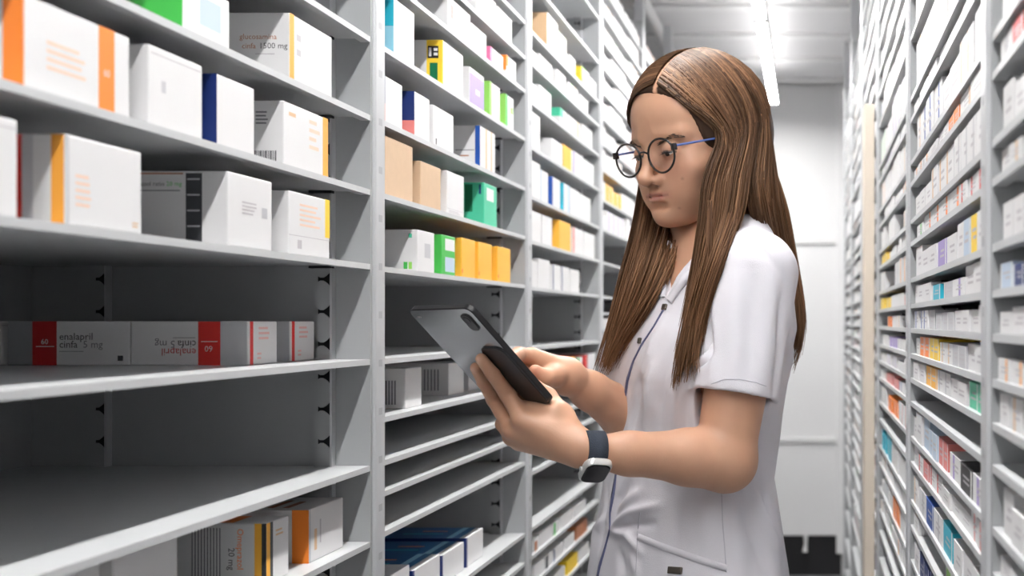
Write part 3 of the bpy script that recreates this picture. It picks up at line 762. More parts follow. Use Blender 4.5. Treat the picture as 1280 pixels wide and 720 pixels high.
# ------------------------------------------------------------------ tablet
TC = NA((-.387, 1.33, 1.2598)); TA = NA((.0931, -.0683, .0015)); TB = NA((.0717, .0953, -.1135))
TW, TL_ = np.linalg.norm(TA), np.linalg.norm(TB); TA /= TW; TB = TB - TA * (TA @ TB); TB /= np.linalg.norm(TB); TN = np.cross(TA, TB)   # TN: screen side
def tab(s_, t_, q_): return TC + TA * s_ + TB * t_ - TN * q_          # q: out of the back
def tabpx(px, py, q_):
    d = NA(((px - CXP) / FPX, 1, -(py - CYP) / FPX)); c0 = NA((0, 0, ZC)); P0 = TC - TN * q_
    return c0 + d * (((P0 - c0) @ TN) / (d @ TN))
def rrect(w, h, r, n=6):
    out = []
    for cx, cy, a0 in ((w / 2 - r, h / 2 - r, 0), (-w / 2 + r, h / 2 - r, 90), (-w / 2 + r, -h / 2 + r, 180), (w / 2 - r, -h / 2 + r, 270)):
        for k in range(n + 1):
            a = math.radians(a0 + 90 * k / n); out.append((cx + r * math.cos(a), cy + r * math.sin(a)))
    return out
def slab(mb, frame, rings, m_, m_top=None, m_bot=None):
    """stack of rounded rectangles (w,h,r,q) lofted along q; frame maps (s,t,q) to the world"""
    n = None; vs = []
    for (w_, h_, r_, q_) in rings:
        p = rrect(w_, h_, r_); n = len(p); vs += [frame(a, b, q_) for a, b in p]
    fs = [(i * n + k, i * n + (k + 1) % n, (i + 1) * n + (k + 1) % n, (i + 1) * n + k) for i in range(len(rings) - 1) for k in range(n)]
    mb.add(vs, fs, m_)
    mb.add(vs[:n], [tuple(range(n))[::-1]], m_bot or m_); mb.add(vs[-n:], [tuple(range(n))], m_top or m_)
te = empty('tablet', tuple(TC)); tag(te, 'graphite grey tablet held in both hands of the woman', 'tablet')
q = MB(); slab(q, tab, [(TW, TL_, .010, -.0035), (TW, TL_, .010, .0022), (TW - .002, TL_ - .002, .009, .0035)], M_tabedge, M_tabback, M_tabedge); q.build('body', te)
q = MB(); slab(q, tab, [(TW - .004, TL_ - .004, .008, -.0040), (TW - .004, TL_ - .004, .008, -.0034)], M_screen); q.build('screen', te)
q = MB(); fr = lambda s_, t_, q_: tab(s_ + TW * .5 - .018, t_ - TL_ * .5 + .022, q_); slab(q, fr, [(.016, .026, .006, .0034), (.016, .026, .006, .0048), (.0145, .0245, .0055, .0052)], M_tabedge)
cb = q.build('camera_bump', te)
q = MB(); fr2 = lambda s_, t_, q_: tab(s_ + TW * .5 - .018, t_ - TL_ * .5 + .017, q_); slab(q, fr2, [(.009, .009, .0044, .0050), (.009, .009, .0044, .0058)], M_screen); q.build('lens', te)
q = MB(); fr3 = lambda s_, t_, q_: tab(s_ + TW * .5 - .0225, t_ + .031, q_); slab(q, fr3, [(.043, .100, .012, .0034), (.043, .100, .012, .0050), (.040, .097, .011, .0056)], M_tabedge); q.build('dark_reflection_patch', te)  # raised black patch, paints in the dark reflection of the hand
q = MB(); fr4 = lambda s_, t_, q_: tab(s_ - TW * .5 + .012, t_ - TL_ * .5 + .012, q_); slab(q, fr4, [(.007, .002, .0009, .0034), (.007, .002, .0009, .0037)], M_case); q.build('mark', te)

# ------------------------------------------------------------------ the woman
yaw, pit = math.radians(43), math.radians(12)
HF = NA((-math.sin(yaw) * math.cos(pit), -math.cos(yaw) * math.cos(pit), -math.sin(pit))); HL = NA((math.cos(yaw), -math.sin(yaw), 0)); HU = np.cross(HF, HL)
HO = A3(818, 190, 1.50)
HR = np.stack([HF, HL, HU])                        # rows: local axes
def hw(f, l, u): return HO + HF * f + HL * l + HU * u
def to_head(P): return (np.atleast_2d(P) - HO) @ HR.T
person = empty('person', (-.165, 1.60, 0))
tag(person, 'woman with long brown hair, round glasses and white tunic, tapping a tablet', 'person')

# head and neck, built upright in head coordinates (forward, left, up)
fh = Field((-.215, -.105, -.235), (.045, .105, .145), .0017)
fh.ell((-.092, 0, .036), (.096, .072, .086), .0)
fh.ell((-.058, 0, -.022), (.062, .060, .078), .03)
fh.ell((-.037, 0, .045), (.041, .055, .045), .03)          # forehead
for s_ in (-1, 1):
    fh.chain([(-.085, s_ * .056, -.03), (-.072, s_ * .050, -.062), (-.022, s_ * .018, -.087)], [.016, .014, .014], .025)
    fh.ell((-.026, s_ * .040, -.026), (.024, .024, .022), .02)     # cheek
    fh.ell((-.018, s_ * .026, -.054), (.022, .022, .026), .02)
    fh.cone((-.002, s_ * .012, .018), (-.014, s_ * .044, .018), .010, .009, .012)   # brow
fh.ell((-.005, 0, -.086), (.017, .022, .016), .014)          # chin
fh.ell((-.007, 0, -.058), (.016, .026, .024), .016)          # muzzle
for s_ in (-1, 1):
    fh.ell((.019, s_ * .032, -.001), (.018, .019, .013), .012, 'sub')   # sockets
# nose
fh.chain([(.001, 0, .010), (.010, 0, -.010), (.0235, 0, -.033)], [.0085, .0075, .0085], .008)
fh.ell((.0230, 0, -.0345), (.0090, .0090, .0080), .006)
for s_ in (-1, 1):
    fh.ell((.0100, s_ * .0120, -.0375), (.0105, .0070, .0072), .005)
    fh.ell((.0145, s_ * .0065, -.0450), (.005, .0032, .003), .003, 'sub')
# lips
LZ = .0165
fh.chain([(-.0015, -.026, -.0733 + LZ), (.0085, -.008, -.0705 + LZ), (.0098, 0, -.0715 + LZ), (.0085, .008, -.0705 + LZ), (-.0015, .026, -.0733 + LZ)], [.0022, .0040, .0040, .0040, .0022], .004)
fh.chain([(.0000, -.021, -.0765 + LZ), (.0070, -.007, -.0797 + LZ), (.0070, .007, -.0797 + LZ), (.0000, .021, -.0765 + LZ)], [.0022, .0046, .0046, .0022], .004)
fh.chain([(-.0005, -.0235, -.0745 + LZ), (.0128, -.007, -.0755 + LZ), (.0128, .007, -.0755 + LZ), (-.0005, .0235, -.0745 + LZ)], [.0013, .0013, .0013, .0013], .002, 'sub')
fh.ell((.0100, 0, -.0890 + LZ), (.008, .016, .0040), .008, 'sub')   # fold under the lower lip
# eyelids
EYE = [(-.0065, .0300, -.001), (-.0065, -.0300, -.001)]
for (ef, el_, eu) in EYE:
    fh.ell((ef, el_, eu), (.0135, .0140, .0135), .004)
    def slit(X, Y, Z, ef=ef, el_=el_, eu=eu):
        x, y, z = X - ef, Y - el_, Z - eu
        r = np.sqrt(x * x + y * y + z * z) - .0175
        z_up = z + .20 * x - .0010 + 14 * y * y        # upper lid line, lowered gaze
        z_lo = -(z + .66 * x) + 14 * y * y + .0005
        return np.maximum(np.maximum(r, z_up), np.maximum(z_lo, -x))
    fh.apply(slit, (ef - .018, el_ - .018, eu - .018), (ef + .018, el_ + .018, eu + .018), .0012, 'sub')
for s_ in (-1, 1):
    fh.ell((-.098, s_ * .074, -.012), (.018, .008, .030), .006)   # ears
nb = to_head(A3(886, 318, 1.612))[0]                       # base of the neck
fh.cone((-.105, 0, -.055), nb, .052, .052, .02)
fh.cone((-.090, 0, -.075), nb + NA((.012, 0, 0)), .034, .044, .02)
V, Q = fh.mesh()
T = np.tile(SKIN, (len(V), 1))
def blendc(T, m_, c): return T * (1 - m_[:, None]) + NA(c) * m_[:, None]
f_, l_, u_ = V.T
lip = np.clip(1.15 - np.abs(l_) / .027, 0, 1) * np.clip(1.5 - np.abs(u_ + .0752 - LZ) / .0046, 0, 1) * (f_ > -.004)
T = blendc(T, np.clip(lip * 1.3, 0, 1) * .8, (.50, .20, .17))
mline = ((np.abs(u_ + .0757 - LZ - .0012 * (l_ / .0235) ** 2) < .0012) & (np.abs(l_) < .0235) & (f_ > -.006)).astype(float); T = blendc(T, mline * .4, (.22, .08, .06))
chk = np.exp(-((np.abs(l_) - .040) ** 2 + (u_ + .030) ** 2) / .0005) * (f_ > -.05)
T = blendc(T, chk * .35, (.62, .29, .20))
lash = np.zeros(len(V))
for (ef, el_, eu) in EYE:
    x, y, z = f_ - ef, l_ - el_, u_ - eu
    lash = np.maximum(lash, ((x > .004) & (np.abs(z + .20 * x - .0010 + 14 * y * y) < .0016) & (np.abs(y) < .0128)).astype(float))
T = blendc(T, lash * .85, (.04, .025, .02))
ns = np.exp(-((f_ - .012) ** 2 + (np.abs(l_) - .0065) ** 2 + (u_ + .0445) ** 2) / .000012)
T = blendc(T, ns * .6, (.25, .10, .07))
for (ml, mu) in ((.030, -.078), (.046, -.040)):
    mole = np.exp(-((l_ - ml) ** 2 + (u_ - mu) ** 2) / 2.5e-6) * (f_ > -.06); T = blendc(T, mole * .55, (.2, .09, .06))
parts = [(V @ HR + HO, Q, T)]

# left arm and hand
LSH, LEL, LWR = A3(944, 345, 1.475), A3(905, 574, 1.435), A3(737, 564, 1.345)
fa = Field(np.minimum.reduce([LSH, LEL, LWR, A3(585, 430, 1.42)]) - .055, np.maximum.reduce([LSH, LEL, LWR]) + .06, .0017)
fa.cone(LSH, LEL, .046, .038, .0)
mid = LEL + (LWR - LEL) * .28
fa.chain([LEL, mid, LEL + (LWR - LEL) * .72, LWR], [.0355, .0345, .0255, .0205], .012)
fa.cone(LEL + NA((.004, 0, -.004)), LEL + (LWR - LEL) * .12, .034, .030, .02)
HB = NA((0, 0, 0))
def fing(F_, pts, rads, k=.0035): F_.chain(pts, rads, k)
idx_m, mid_m, rin_m, pin_m = A3(652, 524, 1.338), A3(640, 536, 1.352), A3(640, 546, 1.368), A3(649, 553, 1.383)
for m_, r_ in ((idx_m, .0125), (mid_m, .0125), (rin_m, .0115), (pin_m, .0105)):
    fa.cone(LWR + (m_ - LWR) * .16, m_, .0172, r_, .012)
# index and middle finger lie on the tablet back, ring and little finger fold under its lower edge
i1, i2, i3 = tabpx(634, 492, .0128), tabpx(616, 467, .0120), tabpx(602, 449, .0112)
fing(fa, [idx_m, i1, i2, i3], [.0105, .0095, .0085, .0072])
m1, m2, m3 = tabpx(618, 499, .0120), tabpx(605, 477, .0112), tabpx(595, 460, .0106)
fing(fa, [mid_m, m1, m2, m3], [.0105, .0095, .0082, .0070])
fing(fa, [rin_m, A3(629, 530, 1.385), A3(633, 517, 1.402), A3(644, 512, 1.405)], [.0100, .0092, .0082, .0070])
fing(fa, [pin_m, A3(641, 541, 1.398), A3(644, 529, 1.410), A3(653, 523, 1.412)], [.0090, .0082, .0072, .0062])
# thumb leaves the side of the palm and closes on the screen side
th = [LWR + (idx_m - LWR) * .15, A3(701, 520, 1.362), tabpx(684, 497, -.0150), tabpx(655, 474, -.0130), tabpx(640, 458, -.0115)]
fa.chain(th, [.0170, .0150, .0112, .0098, .0080], .008)
fa.ell(A3(690, 535, 1.352), (.024, .020, .021), .012)
fa.cone(A3(656, 513, 1.358), A3(692, 514, 1.352), .0120, .0130, .010)
def tab_fn(X, Y, Z):
    x, y, z = X - TC[0], Y - TC[1], Z - TC[2]
    d = [np.abs(x * u_[0] + y * u_[1] + z * u_[2]) - e_ for u_, e_ in ((TA, TW / 2 + .0006), (TB, TL_ / 2 + .0006), (TN, .0052))]
    return np.maximum(np.maximum(d[0], d[1]), d[2])
fa.apply(tab_fn, TC - .12, TC + .12, .002, 'sub')          # the hand closes on the tablet without entering it
V, Q = fa.mesh(); T = np.tile(SKIN, (len(V), 1))
# nails and knuckle colour
def redden(V, T, P, r, c, w_): return blendc(T, np.exp(-((V - P) ** 2).sum(1) / r ** 2) * w_, c)
for p in (i1, i2, m1, m2, idx_m, mid_m): T = redden(V, T, p - TN * .008, .008, (.55, .26, .18), .4)
for p_, q_ in ((i3, i2), (m3, m2)):
    T = redden(V, T, p_ - TN * .0068 + (p_ - q_) * .12, .0042, (.72, .47, .38), .8)
parts.append((V, Q, T))
# right arm and hand
RSH, REL, RWR = A3(835, 345, 1.72), A3(838, 552, 1.64), A3(710, 471, 1.475)
fr_ = Field(np.minimum.reduce([RSH, REL, RWR, A3(610, 420, 1.44), A3(600, 430, 1.33)]) - .05, np.maximum.reduce([RSH, REL, RWR]) + .06, .0017)
fr_.cone(RSH, REL, .045, .040, .0)
fr_.chain([REL, REL + (RWR - REL) * .45, REL + (RWR - REL) * .8, RWR], [.038, .036, .025, .0200], .012)
ri, rm, rr, rp = A3(664, 446, 1.438), A3(666, 452, 1.456), A3(672, 461, 1.472), A3(680, 470, 1.486)
for m_, r_ in ((ri, .0125), (rm, .0125), (rr, .0115), (rp, .0105)): fr_.cone(RWR + (m_ - RWR) * .08, m_, .0180, r_, .014)
fr_.chain([ri, A3(648, 443, 1.415), tabpx(636, 448, -.016), tabpx(628, 456, -.0115)], [.0108, .0095, .0084, .0070], .003)
fr_.chain([rm, A3(646, 452, 1.440), A3(655, 468, 1.432), A3(668, 470, 1.440)], [.0106, .0095, .0084, .0072], .003)
fr_.chain([rr, A3(652, 464, 1.455), A3(662, 478, 1.448), A3(674, 476, 1.455)], [.0100, .0090, .0080, .0070], .003)
fr_.chain([rp, A3(662, 474, 1.470), A3(670, 484, 1.464), A3(680, 481, 1.468)], [.0090, .0080, .0072, .0062], .003)
fr_.chain([RWR + (ri - RWR) * .12, A3(694, 470, 1.445), A3(680, 473, 1.425), A3(669, 464, 1.415)], [.0150, .0125, .0108, .0085], .008)
fr_.apply(tab_fn, TC - .12, TC + .12, .002, 'sub')
V, Q = fr_.mesh(); T = np.tile(SKIN, (len(V), 1)); T = redden(V, T, A3(671, 464, 1.41), .012, (.60, .24, .15), .5); T = redden(V, T, A3(660, 455, 1.42), .010, (.60, .26, .17), .4)
parts.append((V, Q, T))

# torso, in world coordinates: ellipse profile by height
BY = math.radians(56); BF = NA((-math.sin(BY), -math.cos(BY), 0)); BL = NA((math.cos(BY), -math.sin(BY), 0))
PROF = NA([(.74, -.176, 1.60, .182, .140), (.86, -.174, 1.60, .178, .137), (.95, -.172, 1.60, .168, .128), (1.08, -.170, 1.60, .140, .108), (1.20, -.158, 1.60, .148, .110), (1.29, -.149, 1.60, .160, .113),
           (1.36, -.146, 1.60, .158, .098), (1.40, -.144, 1.60, .140, .082), (1.43, -.143, 1.60, .108, .070), (1.46, -.142, 1.60, .075, .062), (1.50, -.142, 1.60, .060, .056)])
def torso_fn(off):
    def fn(X, Y, Z):
        z = Z.ravel()
        cx, cy, a, b = [np.interp(z, PROF[:, 0], PROF[:, i]).reshape(Z.shape) for i in (1, 2, 3, 4)]
        x, y = X - cx, Y - cy
        f = x * BF[0] + y * BF[1]; l = x * BL[0] + y * BL[1]
        a = a + off; b = b + off
        k0 = np.sqrt((f / b) ** 2 + (l / a) ** 2); k1 = np.sqrt((f / b ** 2) ** 2 + (l / a ** 2) ** 2) + 1e-9
        return k0 * (k0 - 1) / k1
    return fn
def bpt(f, l, z):
    cx, cy = np.interp(z, PROF[:, 0], PROF[:, 1]), np.interp(z, PROF[:, 0], PROF[:, 2])
    return NA((cx, cy, z)) + BF * f + BL * l
TLO, THI = (-.36, 1.40, .80), (.03, 1.80, 1.50)
fb = Field((-.36, 1.38, 1.02), (.04, 1.80, 1.50), .004)
fb.apply(torso_fn(-.008), (-.36, 1.38, 1.06), (.04, 1.80, 1.46), .0)
fb.cone(LSH, bpt(0, .02, 1.38), .045, .05, .03); fb.cone(RSH, bpt(0, -.02, 1.38), .045, .05, .03)
V, Q = fb.mesh(); parts.append((V, Q, np.tile(SKIN, (len(V), 1))))
VV = []; QQ = []; TT = []; o_ = 0
for V, Q, T in parts:
    VV.append(V); QQ.append(Q + o_); TT.append(T); o_ += len(V)
TT = np.concatenate(TT); TT = np.concatenate([TT, np.ones((len(TT), 1))], 1)
body = np_mesh('body', np.concatenate(VV), np.concatenate(QQ), M_skin, person, {'tint': TT})

# eyes
q = MB()
def sphere(mb, c, r, m_, n=16):
    b = bmesh.new(); bmesh.ops.create_uvsphere(b, u_segments=n, v_segments=n // 2 + 2, radius=r)
    for v in b.verts: v.co += Vector(c)
    b.verts.index_update(); mb.add([v.co[:] for v in b.verts], [[v.index for v in f.verts] for f in b.faces], m_); b.free()
M_eyew = mat('eye_white', (.75, .72, .70), .2); M_lash = mat('dark_lashes', (.012, .009, .008), .6); M_iris = mat('brown_iris', (.035, .02, .012), .15)
for e_ in EYE:
    q = MB(); sphere(q, hw(*e_), .0124, M_eyew); eo = q.build('eye', person, True)
    q = MB(); lp = []
    for yy in np.linspace(-.0118, .0118, 13):
        xx = .011
        for _ in range(6):
            zz = -.20 * xx + .0010 - 14 * yy * yy; xx = math.sqrt(max(1e-6, .0141 ** 2 - yy * yy - zz * zz))
        lp.append(hw(e_[0] + xx, e_[1] + yy, e_[2] + zz - .0004))
    q.tube(lp, [.0004 + .0007 * math.sin(math.pi * k / 12) for k in range(13)], M_lash, 6)
    for k in range(1, 12): q.tube([lp[k], NA(lp[k]) + HF * .0045 - HU * .0022 + HL * (k - 6) * .0004], [.0004, .0001], M_lash, 3, False)
    q.build('eyelashes', person, True)
    q = MB(); sphere(q, NA(hw(*e_)) + (HF * .90 - HU * .42) * .0075, .0060, M_iris, 12); io = q.build('iris', person, True)

# ---------------- tunic
ft = Field((-.37, 1.34, .74), (.05, 1.86, 1.50), .0026)
ft.apply(torso_fn(.004), (-.37, 1.36, .74), (.05, 1.86, 1.47), .0)
for s_ in (-1, 1): ft.ell(bpt(.054, s_ * .068, 1.235), (.058, .058, .062), .05)
# sleeves
def sleeve(F_, sh, el, t_, r0, r1, core):
    ax = el - sh; cuff = sh + ax * t_; n = ax / np.linalg.norm(ax); ba = cuff - sh; L2 = ba @ ba
    def fn(X, Y, Z, rr0=r0, rr1=r1, ext=0.0):
        x, y, z = X - sh[0], Y - sh[1], Z - sh[2]
        tt = (x * ba[0] + y * ba[1] + z * ba[2]) / L2; t2 = np.clip(tt, 0, 1.3)
        d = np.sqrt((x - t2 * ba[0]) ** 2 + (y - t2 * ba[1]) ** 2 + (z - t2 * ba[2]) ** 2) - (rr0 + (rr1 - rr0) * t2)
        return np.maximum(d, (tt - 1 - ext) * math.sqrt(L2))
    lo = np.minimum(sh, cuff) - .08; hi = np.maximum(sh, cuff) + .08
    F_.apply(fn, lo, hi, .022)
    return cuff, n, lo, hi, fn
cl = sleeve(ft, LSH + NA((0, 0, .004)), LEL, .665, .056, .0565, 0)
cr = sleeve(ft, RSH + NA((0, 0, .004)), REL, .66, .054, .048, 0)
for sh_, t in ((LSH, BL), (RSH, -BL)): ft.cone(sh_ - t * .03 + NA((0, 0, .012)), bpt(-.01, .07 * (1 if t is BL else -1), 1.405), .046, .040, .03)
# hollow sleeves
for (cuff, n, lo, hi, fn), (sh, el, r0, r1) in ((cl, (LSH, LEL, .052, .0485)), (cr, (RSH, REL, .050, .045))):
    a0 = sh + (cuff - sh) * .72
    ft.cone(a0, cuff + n * .03, r1 - .002, r1 + .001, .003, 'sub')
# neck opening and V neckline
nbw = A3(872, 318, 1.598); ntop = hw(-.098, 0, -.055)
ft.cone(nbw + NA((0, 0, -.0)), ntop, .064, .085, .01, 'sub')
ZV, LV = 1.333, .066
def vcut(X, Y, Z):
    cx = np.interp(Z.ravel(), PROF[:, 0], PROF[:, 1]).reshape(Z.shape); cy = 1.60
    f = (X - cx) * BF[0] + (Y - cy) * BF[1]; l = (X - cx) * BL[0] + (Y - cy) * BL[1]
    return np.maximum((np.abs(l - LV) - (Z - ZV) * .45) * .8, .02 - f)
ft.apply(vcut, (-.37, 1.36, ZV - .01), (.05, 1.86, 1.50), .004, 'sub')
V, Q = ft.mesh(); V = relax(V, Q, 2)
# folds: ridges and valleys along lines given in the photograph, found on the cloth itself
keep = np.bincount(Q.ravel(), minlength=len(V)) > 0
def bvh(V, Q): return BVHTree.FromPolygons([tuple(v) for v in V], [tuple(int(i) for i in f) for f in Q])
B0 = bvh(V, Q)
CAMP = Vector((0, 0, ZC))
def hit(B, px, py, default=1.5):
    d = Vector(((px - CXP) / FPX, 1, -(py - CYP) / FPX))
    p, n, i, dist = B.ray_cast(CAMP, d.normalized())
    if p is None: return at(px, py, default), Vector((0, -1, 0))
    return p, n
N = normals(V, Q)
FOLDS = [  # (line, width m, depth m)
 ([(886, 400), (884, 440), (883, 490)], .010, -.012), ([(905, 350), (893, 400), (890, 470)], .010, .006), ([(874, 410), (862, 470), (858, 540)], .010, -.007), ([(866, 420), (848, 480), (842, 545)], .008, .006),
 ([(815, 460), (806, 540)], .008, .007), ([(842, 440), (828, 500), (824, 545)], .009, -.006), ([(800, 470), (790, 540)], .007, -.006), ([(830, 400), (812, 440), (800, 470)], .008, .004),
 ([(762, 661), (790, 640), (822, 632)], .006, .008), ([(762, 663), (785, 668), (800, 690)], .006, .008), ([(764, 664), (790, 655), (815, 655)], .006, -.007), ([(762, 655), (772, 625), (785, 606)], .008, -.008), ([(770, 640), (790, 622), (800, 612)], .007, .006),
 ([(752, 615), (748, 660), (738, 715)], .008, .008), ([(760, 610), (755, 650), (746, 700)], .006, -.008), ([(775, 690), (780, 720)], .007, -.006), ([(790, 690), (795, 720)], .007, .005),
 ([(940, 600), (952, 640), (975, 690)], .009, .008), ([(928, 620), (940, 660), (955, 710)], .012, -.008), ([(955, 620), (966, 660)], .008, -.008), ([(850, 610), (846, 650), (850, 700)], .016, -.006), ([(880, 615), (884, 650), (890, 700)], .014, .005),
 ([(938, 340), (938, 400), (940, 470)], .014, -.006), ([(922, 335), (916, 400), (915, 470)], .016, .005), ([(962, 350), (962, 420), (960, 480)], .012, .005), ([(975, 380), (974, 440), (968, 490)], .008, -.006), ([(985, 390), (987, 440), (980, 490)], .008, .006),
 ([(925, 300), (950, 312), (975, 340)], .006, -.003)]
for line, wd, dp in FOLDS:
    P = [NA(hit(B0, *p)[0]) for p in line]
    best = np.full(len(V), 9.0); tg = np.zeros(len(V))
    for si, (a, b) in enumerate(zip(P[:-1], P[1:])):
        ba = b - a; t = np.clip(((V - a) @ ba) / (ba @ ba + 1e-9), 0, 1)
        d = np.linalg.norm(V - a - t[:, None] * ba, axis=1)
        tg = np.where(d < best, (si + t) / (len(P) - 1), tg); best = np.minimum(best, d)
    V = V + N * (dp * np.exp(-(best / wd) ** 2) * np.clip(np.sin(math.pi * (.08 + .84 * tg)), 0, 1) ** .8)[:, None]
from mathutils import noise
nz = np.array([noise.noise(Vector((v[0] * 26, v[1] * 26, v[2] * 9))) + .5 * noise.noise(Vector((v[0] * 55, v[1] * 55, v[2] * 22 + 7))) for v in V])
V = V + N * (.0022 * nz)[:, None]
V = relax(V, Q, 1)
tunic = np_mesh('tunic', V, Q, M_cloth, person)
tunic['label'] = 'white short sleeved tunic with navy trim'
B1 = bvh(V, Q)
def strip_on(name, line, w0, off, m_, parent, steps=40, wid=None):
    """narrow band laid on the cloth along a line"""
    pts = []
    cum = [0]
    for a, b in zip(line[:-1], line[1:]): cum.append(cum[-1] + math.hypot(b[0] - a[0], b[1] - a[1]))
    for k in range(steps + 1):
        s_ = cum[-1] * k / steps
        x = np.interp(s_, cum, [p[0] for p in line]); y = np.interp(s_, cum, [p[1] for p in line])
        p, n = hit(B1, x, y)
        pts.append((p, n, wid(k / steps) if wid else w0))
    vs = []; 
    for i, (p, n, w_) in enumerate(pts):
        t = (pts[min(i + 1, steps)][0] - pts[max(i - 1, 0)][0]).normalized()
        sd = t.cross(n).normalized()
        vs += [p + sd * w_ / 2 + n * off * .2, p + sd * w_ / 2 + n * off, p - sd * w_ / 2 + n * off, p - sd * w_ / 2 + n * off * .2]
    fs = [(4 * i + j, 4 * i + j + 1, 4 * i + j + 5, 4 * i + j + 4) for i in range(steps) for j in range(3)]
    q = MB(); q.add(vs, fs, m_)
    return q.build(name, parent, True)
def child_of(o, par):            # sub-part: keep its place
    o.parent = par; o.location = Vector(o.location) ; return o
PLK = [(834, 380), (818, 408), (802, 432), (792, 452), (785, 475), (780, 510), (774, 545), (771, 590), (768, 612), (763, 640), (763, 661), (757, 685), (750, 708), (744, 740)]
strip_on('placket_trim', PLK, .004, .0018, M_navy, tunic, 60, lambda t: .0022 + .0045 * max(math.exp(-((t - .30) / .06) ** 2), math.exp(-((t - .66) / .05) ** 2), .9 * math.exp(-((t - .95) / .09) ** 2)))
strip_on('collar_edge', [(842, 306), (836, 330), (829, 352), (828, 372)], .010, .003, M_cloth, tunic, 20)
strip_on('collar_edge', [(884, 318), (866, 338), (850, 358), (838, 376)], .012, .003, M_cloth, tunic, 20)
strip_on('pocket_welt', [(798, 671), (830, 684), (870, 698), (908, 710)], .0085, .0018, M_cloth, tunic, 20)
strip_on('side_seam', [(902, 618), (903, 650), (906, 690), (908, 715)], .0012, .0006, mat('seam_shadow', (.55, .54, .60), .8), tunic, 16)
strip_on('front_seam', [(800, 640), (797, 670), (795, 716)], .0012, .0006, MATS['seam_shadow'], tunic, 12)
strip_on('cuff_stitch', [(889, 480), (905, 474), (925, 474), (945, 478), (958, 483)], .001, .0006, MATS['seam_shadow'], tunic, 20)
for (x, y, w_, h_, nm) in ((831, 384, .0085, .0085, 'snap'), (800, 426, .0065, .008, 'snap'), (844, 713, .020, .009, 'metal_tag')):
    p, n = hit(B1, x, y); q = MB()
    ux = n.cross(Vector((0, 0, 1))).normalized(); uz = ux.cross(n).normalized()
    fr = lambda a, b, c, p=p, ux=ux, uz=uz, n=n: p - ux * a + uz * b + n * c
    slab(q, fr, [(w_, h_, .0012, -.002), (w_, h_, .0012, .002), (w_ * .85, h_ * .85, .001, .0026)], M_brass); q.build(nm, tunic)

# trousers and shoes below the frame
fl = Field((-.40, 1.30, .0), (.10, 1.90, .92), .008)
HIPL, HIPR = bpt(0, .085, .86), bpt(0, -.085, .86)
FTL, FTR = NA((-.10, 1.55, .09)), NA((-.20, 1.70, .09))
for hp, fo in ((HIPL, FTL), (HIPR, FTR)):
    kn = (hp + fo) / 2 + BF * .02
    fl.chain([hp, kn, fo], [.088, .062, .052], .02)
fl.apply(torso_fn(-.006), (-.37, 1.36, .80), (.05, 1.86, .90), .03)
V, Q = fl.mesh(); np_mesh('trousers', V, Q, M_trouser, person)
for fo in (FTL, FTR):
    fs_ = Field(fo - NA((.28, .28, .12)), fo + NA((.2, .2, .06)), .006)
    fs_.chain([fo + NA((0, 0, -.035)), fo + BF * .09 + NA((0, 0, -.052)), fo + BF * .16 + NA((0, 0, -.058))], [.046, .042, .030], .02)
    fs_.D = np.maximum(fs_.D, (.002 - fs_.ax[2])[None, None, :])
    V, Q = fs_.mesh(); np_mesh('shoe', V, Q, M_shoe, person)

# ---------------- eyeglasses
def panto(c, n=40, r=.0225):
    out = []
    for k in range(n):
        a = 2 * math.pi * k / n
        x, y = math.cos(a), math.sin(a)
        out.append((c[0] - .10 * abs(x) * r * .6, c[1] + r * 1.16 * x * (1 + .06 * y), c[2] + r * .98 * y))
    return out
LENS = [(.0195, .0345, -.0065), (.0195, -.0345, -.0065)]
eg = None
for i, c in enumerate(LENS):
    ring = [hw(*p) for p in panto(c)]
    q = MB(); pts = ring + [ring[0]]; q.tube(pts, .0015, M_rim, 8, False)
    o = q.build('glasses_rim', person, True)
    q = MB(); q.add(ring, [tuple(range(len(ring)))], M_glass); q.build('lens', o)
    s_ = 1 if c[1] > 0 else -1
    q = MB(); q.bbox((-.004, -.002, -.0055), (.004, .002, .0035), M_rim, .001)
    base = hw(c[0] - .002, c[1] + s_ * .0265, c[2] + .010)
    q.v = [tuple(base + HF * v[0] + HL * v[1] * 1.2 + HU * v[2]) for v in map(NA, q.v)]
    q.build('hinge', o)
    q = MB(); q.tube([base - HF * .002, hw(-.035, s_ * .068, c[2] + .012), hw(-.090, s_ * .0775, c[2] + .014), hw(-.106, s_ * .0765, c[2] + .002)], [.0018, .0016, .0015, .0014], M_temple, 6); q.build('temple', o)
q = MB(); q.tube([hw(.0185, .0105, -.002), hw(.0215, .004, .0015), hw(.0215, -.004, .0015), hw(.0185, -.0105, -.002)], .0014, M_rim, 8); q.build('bridge', person, True)
# eyebrows: short hairs
q = MB(); rb = random.Random(3)
M_brow = mat('brow_hair', (.06, .035, .022), .6)
BH = BVHTree.FromPolygons([tuple(v) for v in parts[0][0]], [tuple(int(i) for i in f) for f in parts[0][1]])
for s_ in (-1, 1):
    q = MB()
    for k in range(110):
        t = rb.random(); l0 = .013 + .036 * t; u0 = .0130 + .008 * math.sin(t * 2.2) - .004 * t + rb.uniform(-.0022, .0022) * (1 - .5 * t)
        p, n, i_, d_ = BH.find_nearest(Vector(hw(.0 - .012 * t, s_ * l0, u0)))
        a = Vector(p) + n * .0003; b = a + (Vector(HL) * s_ * .0045 + Vector(HU) * .0015 * (1 - 2 * t)) + n * .0004
        q.tube([a, b], [.0005, .0002], M_brow, 3, False)
    q.build('eyebrow', person)

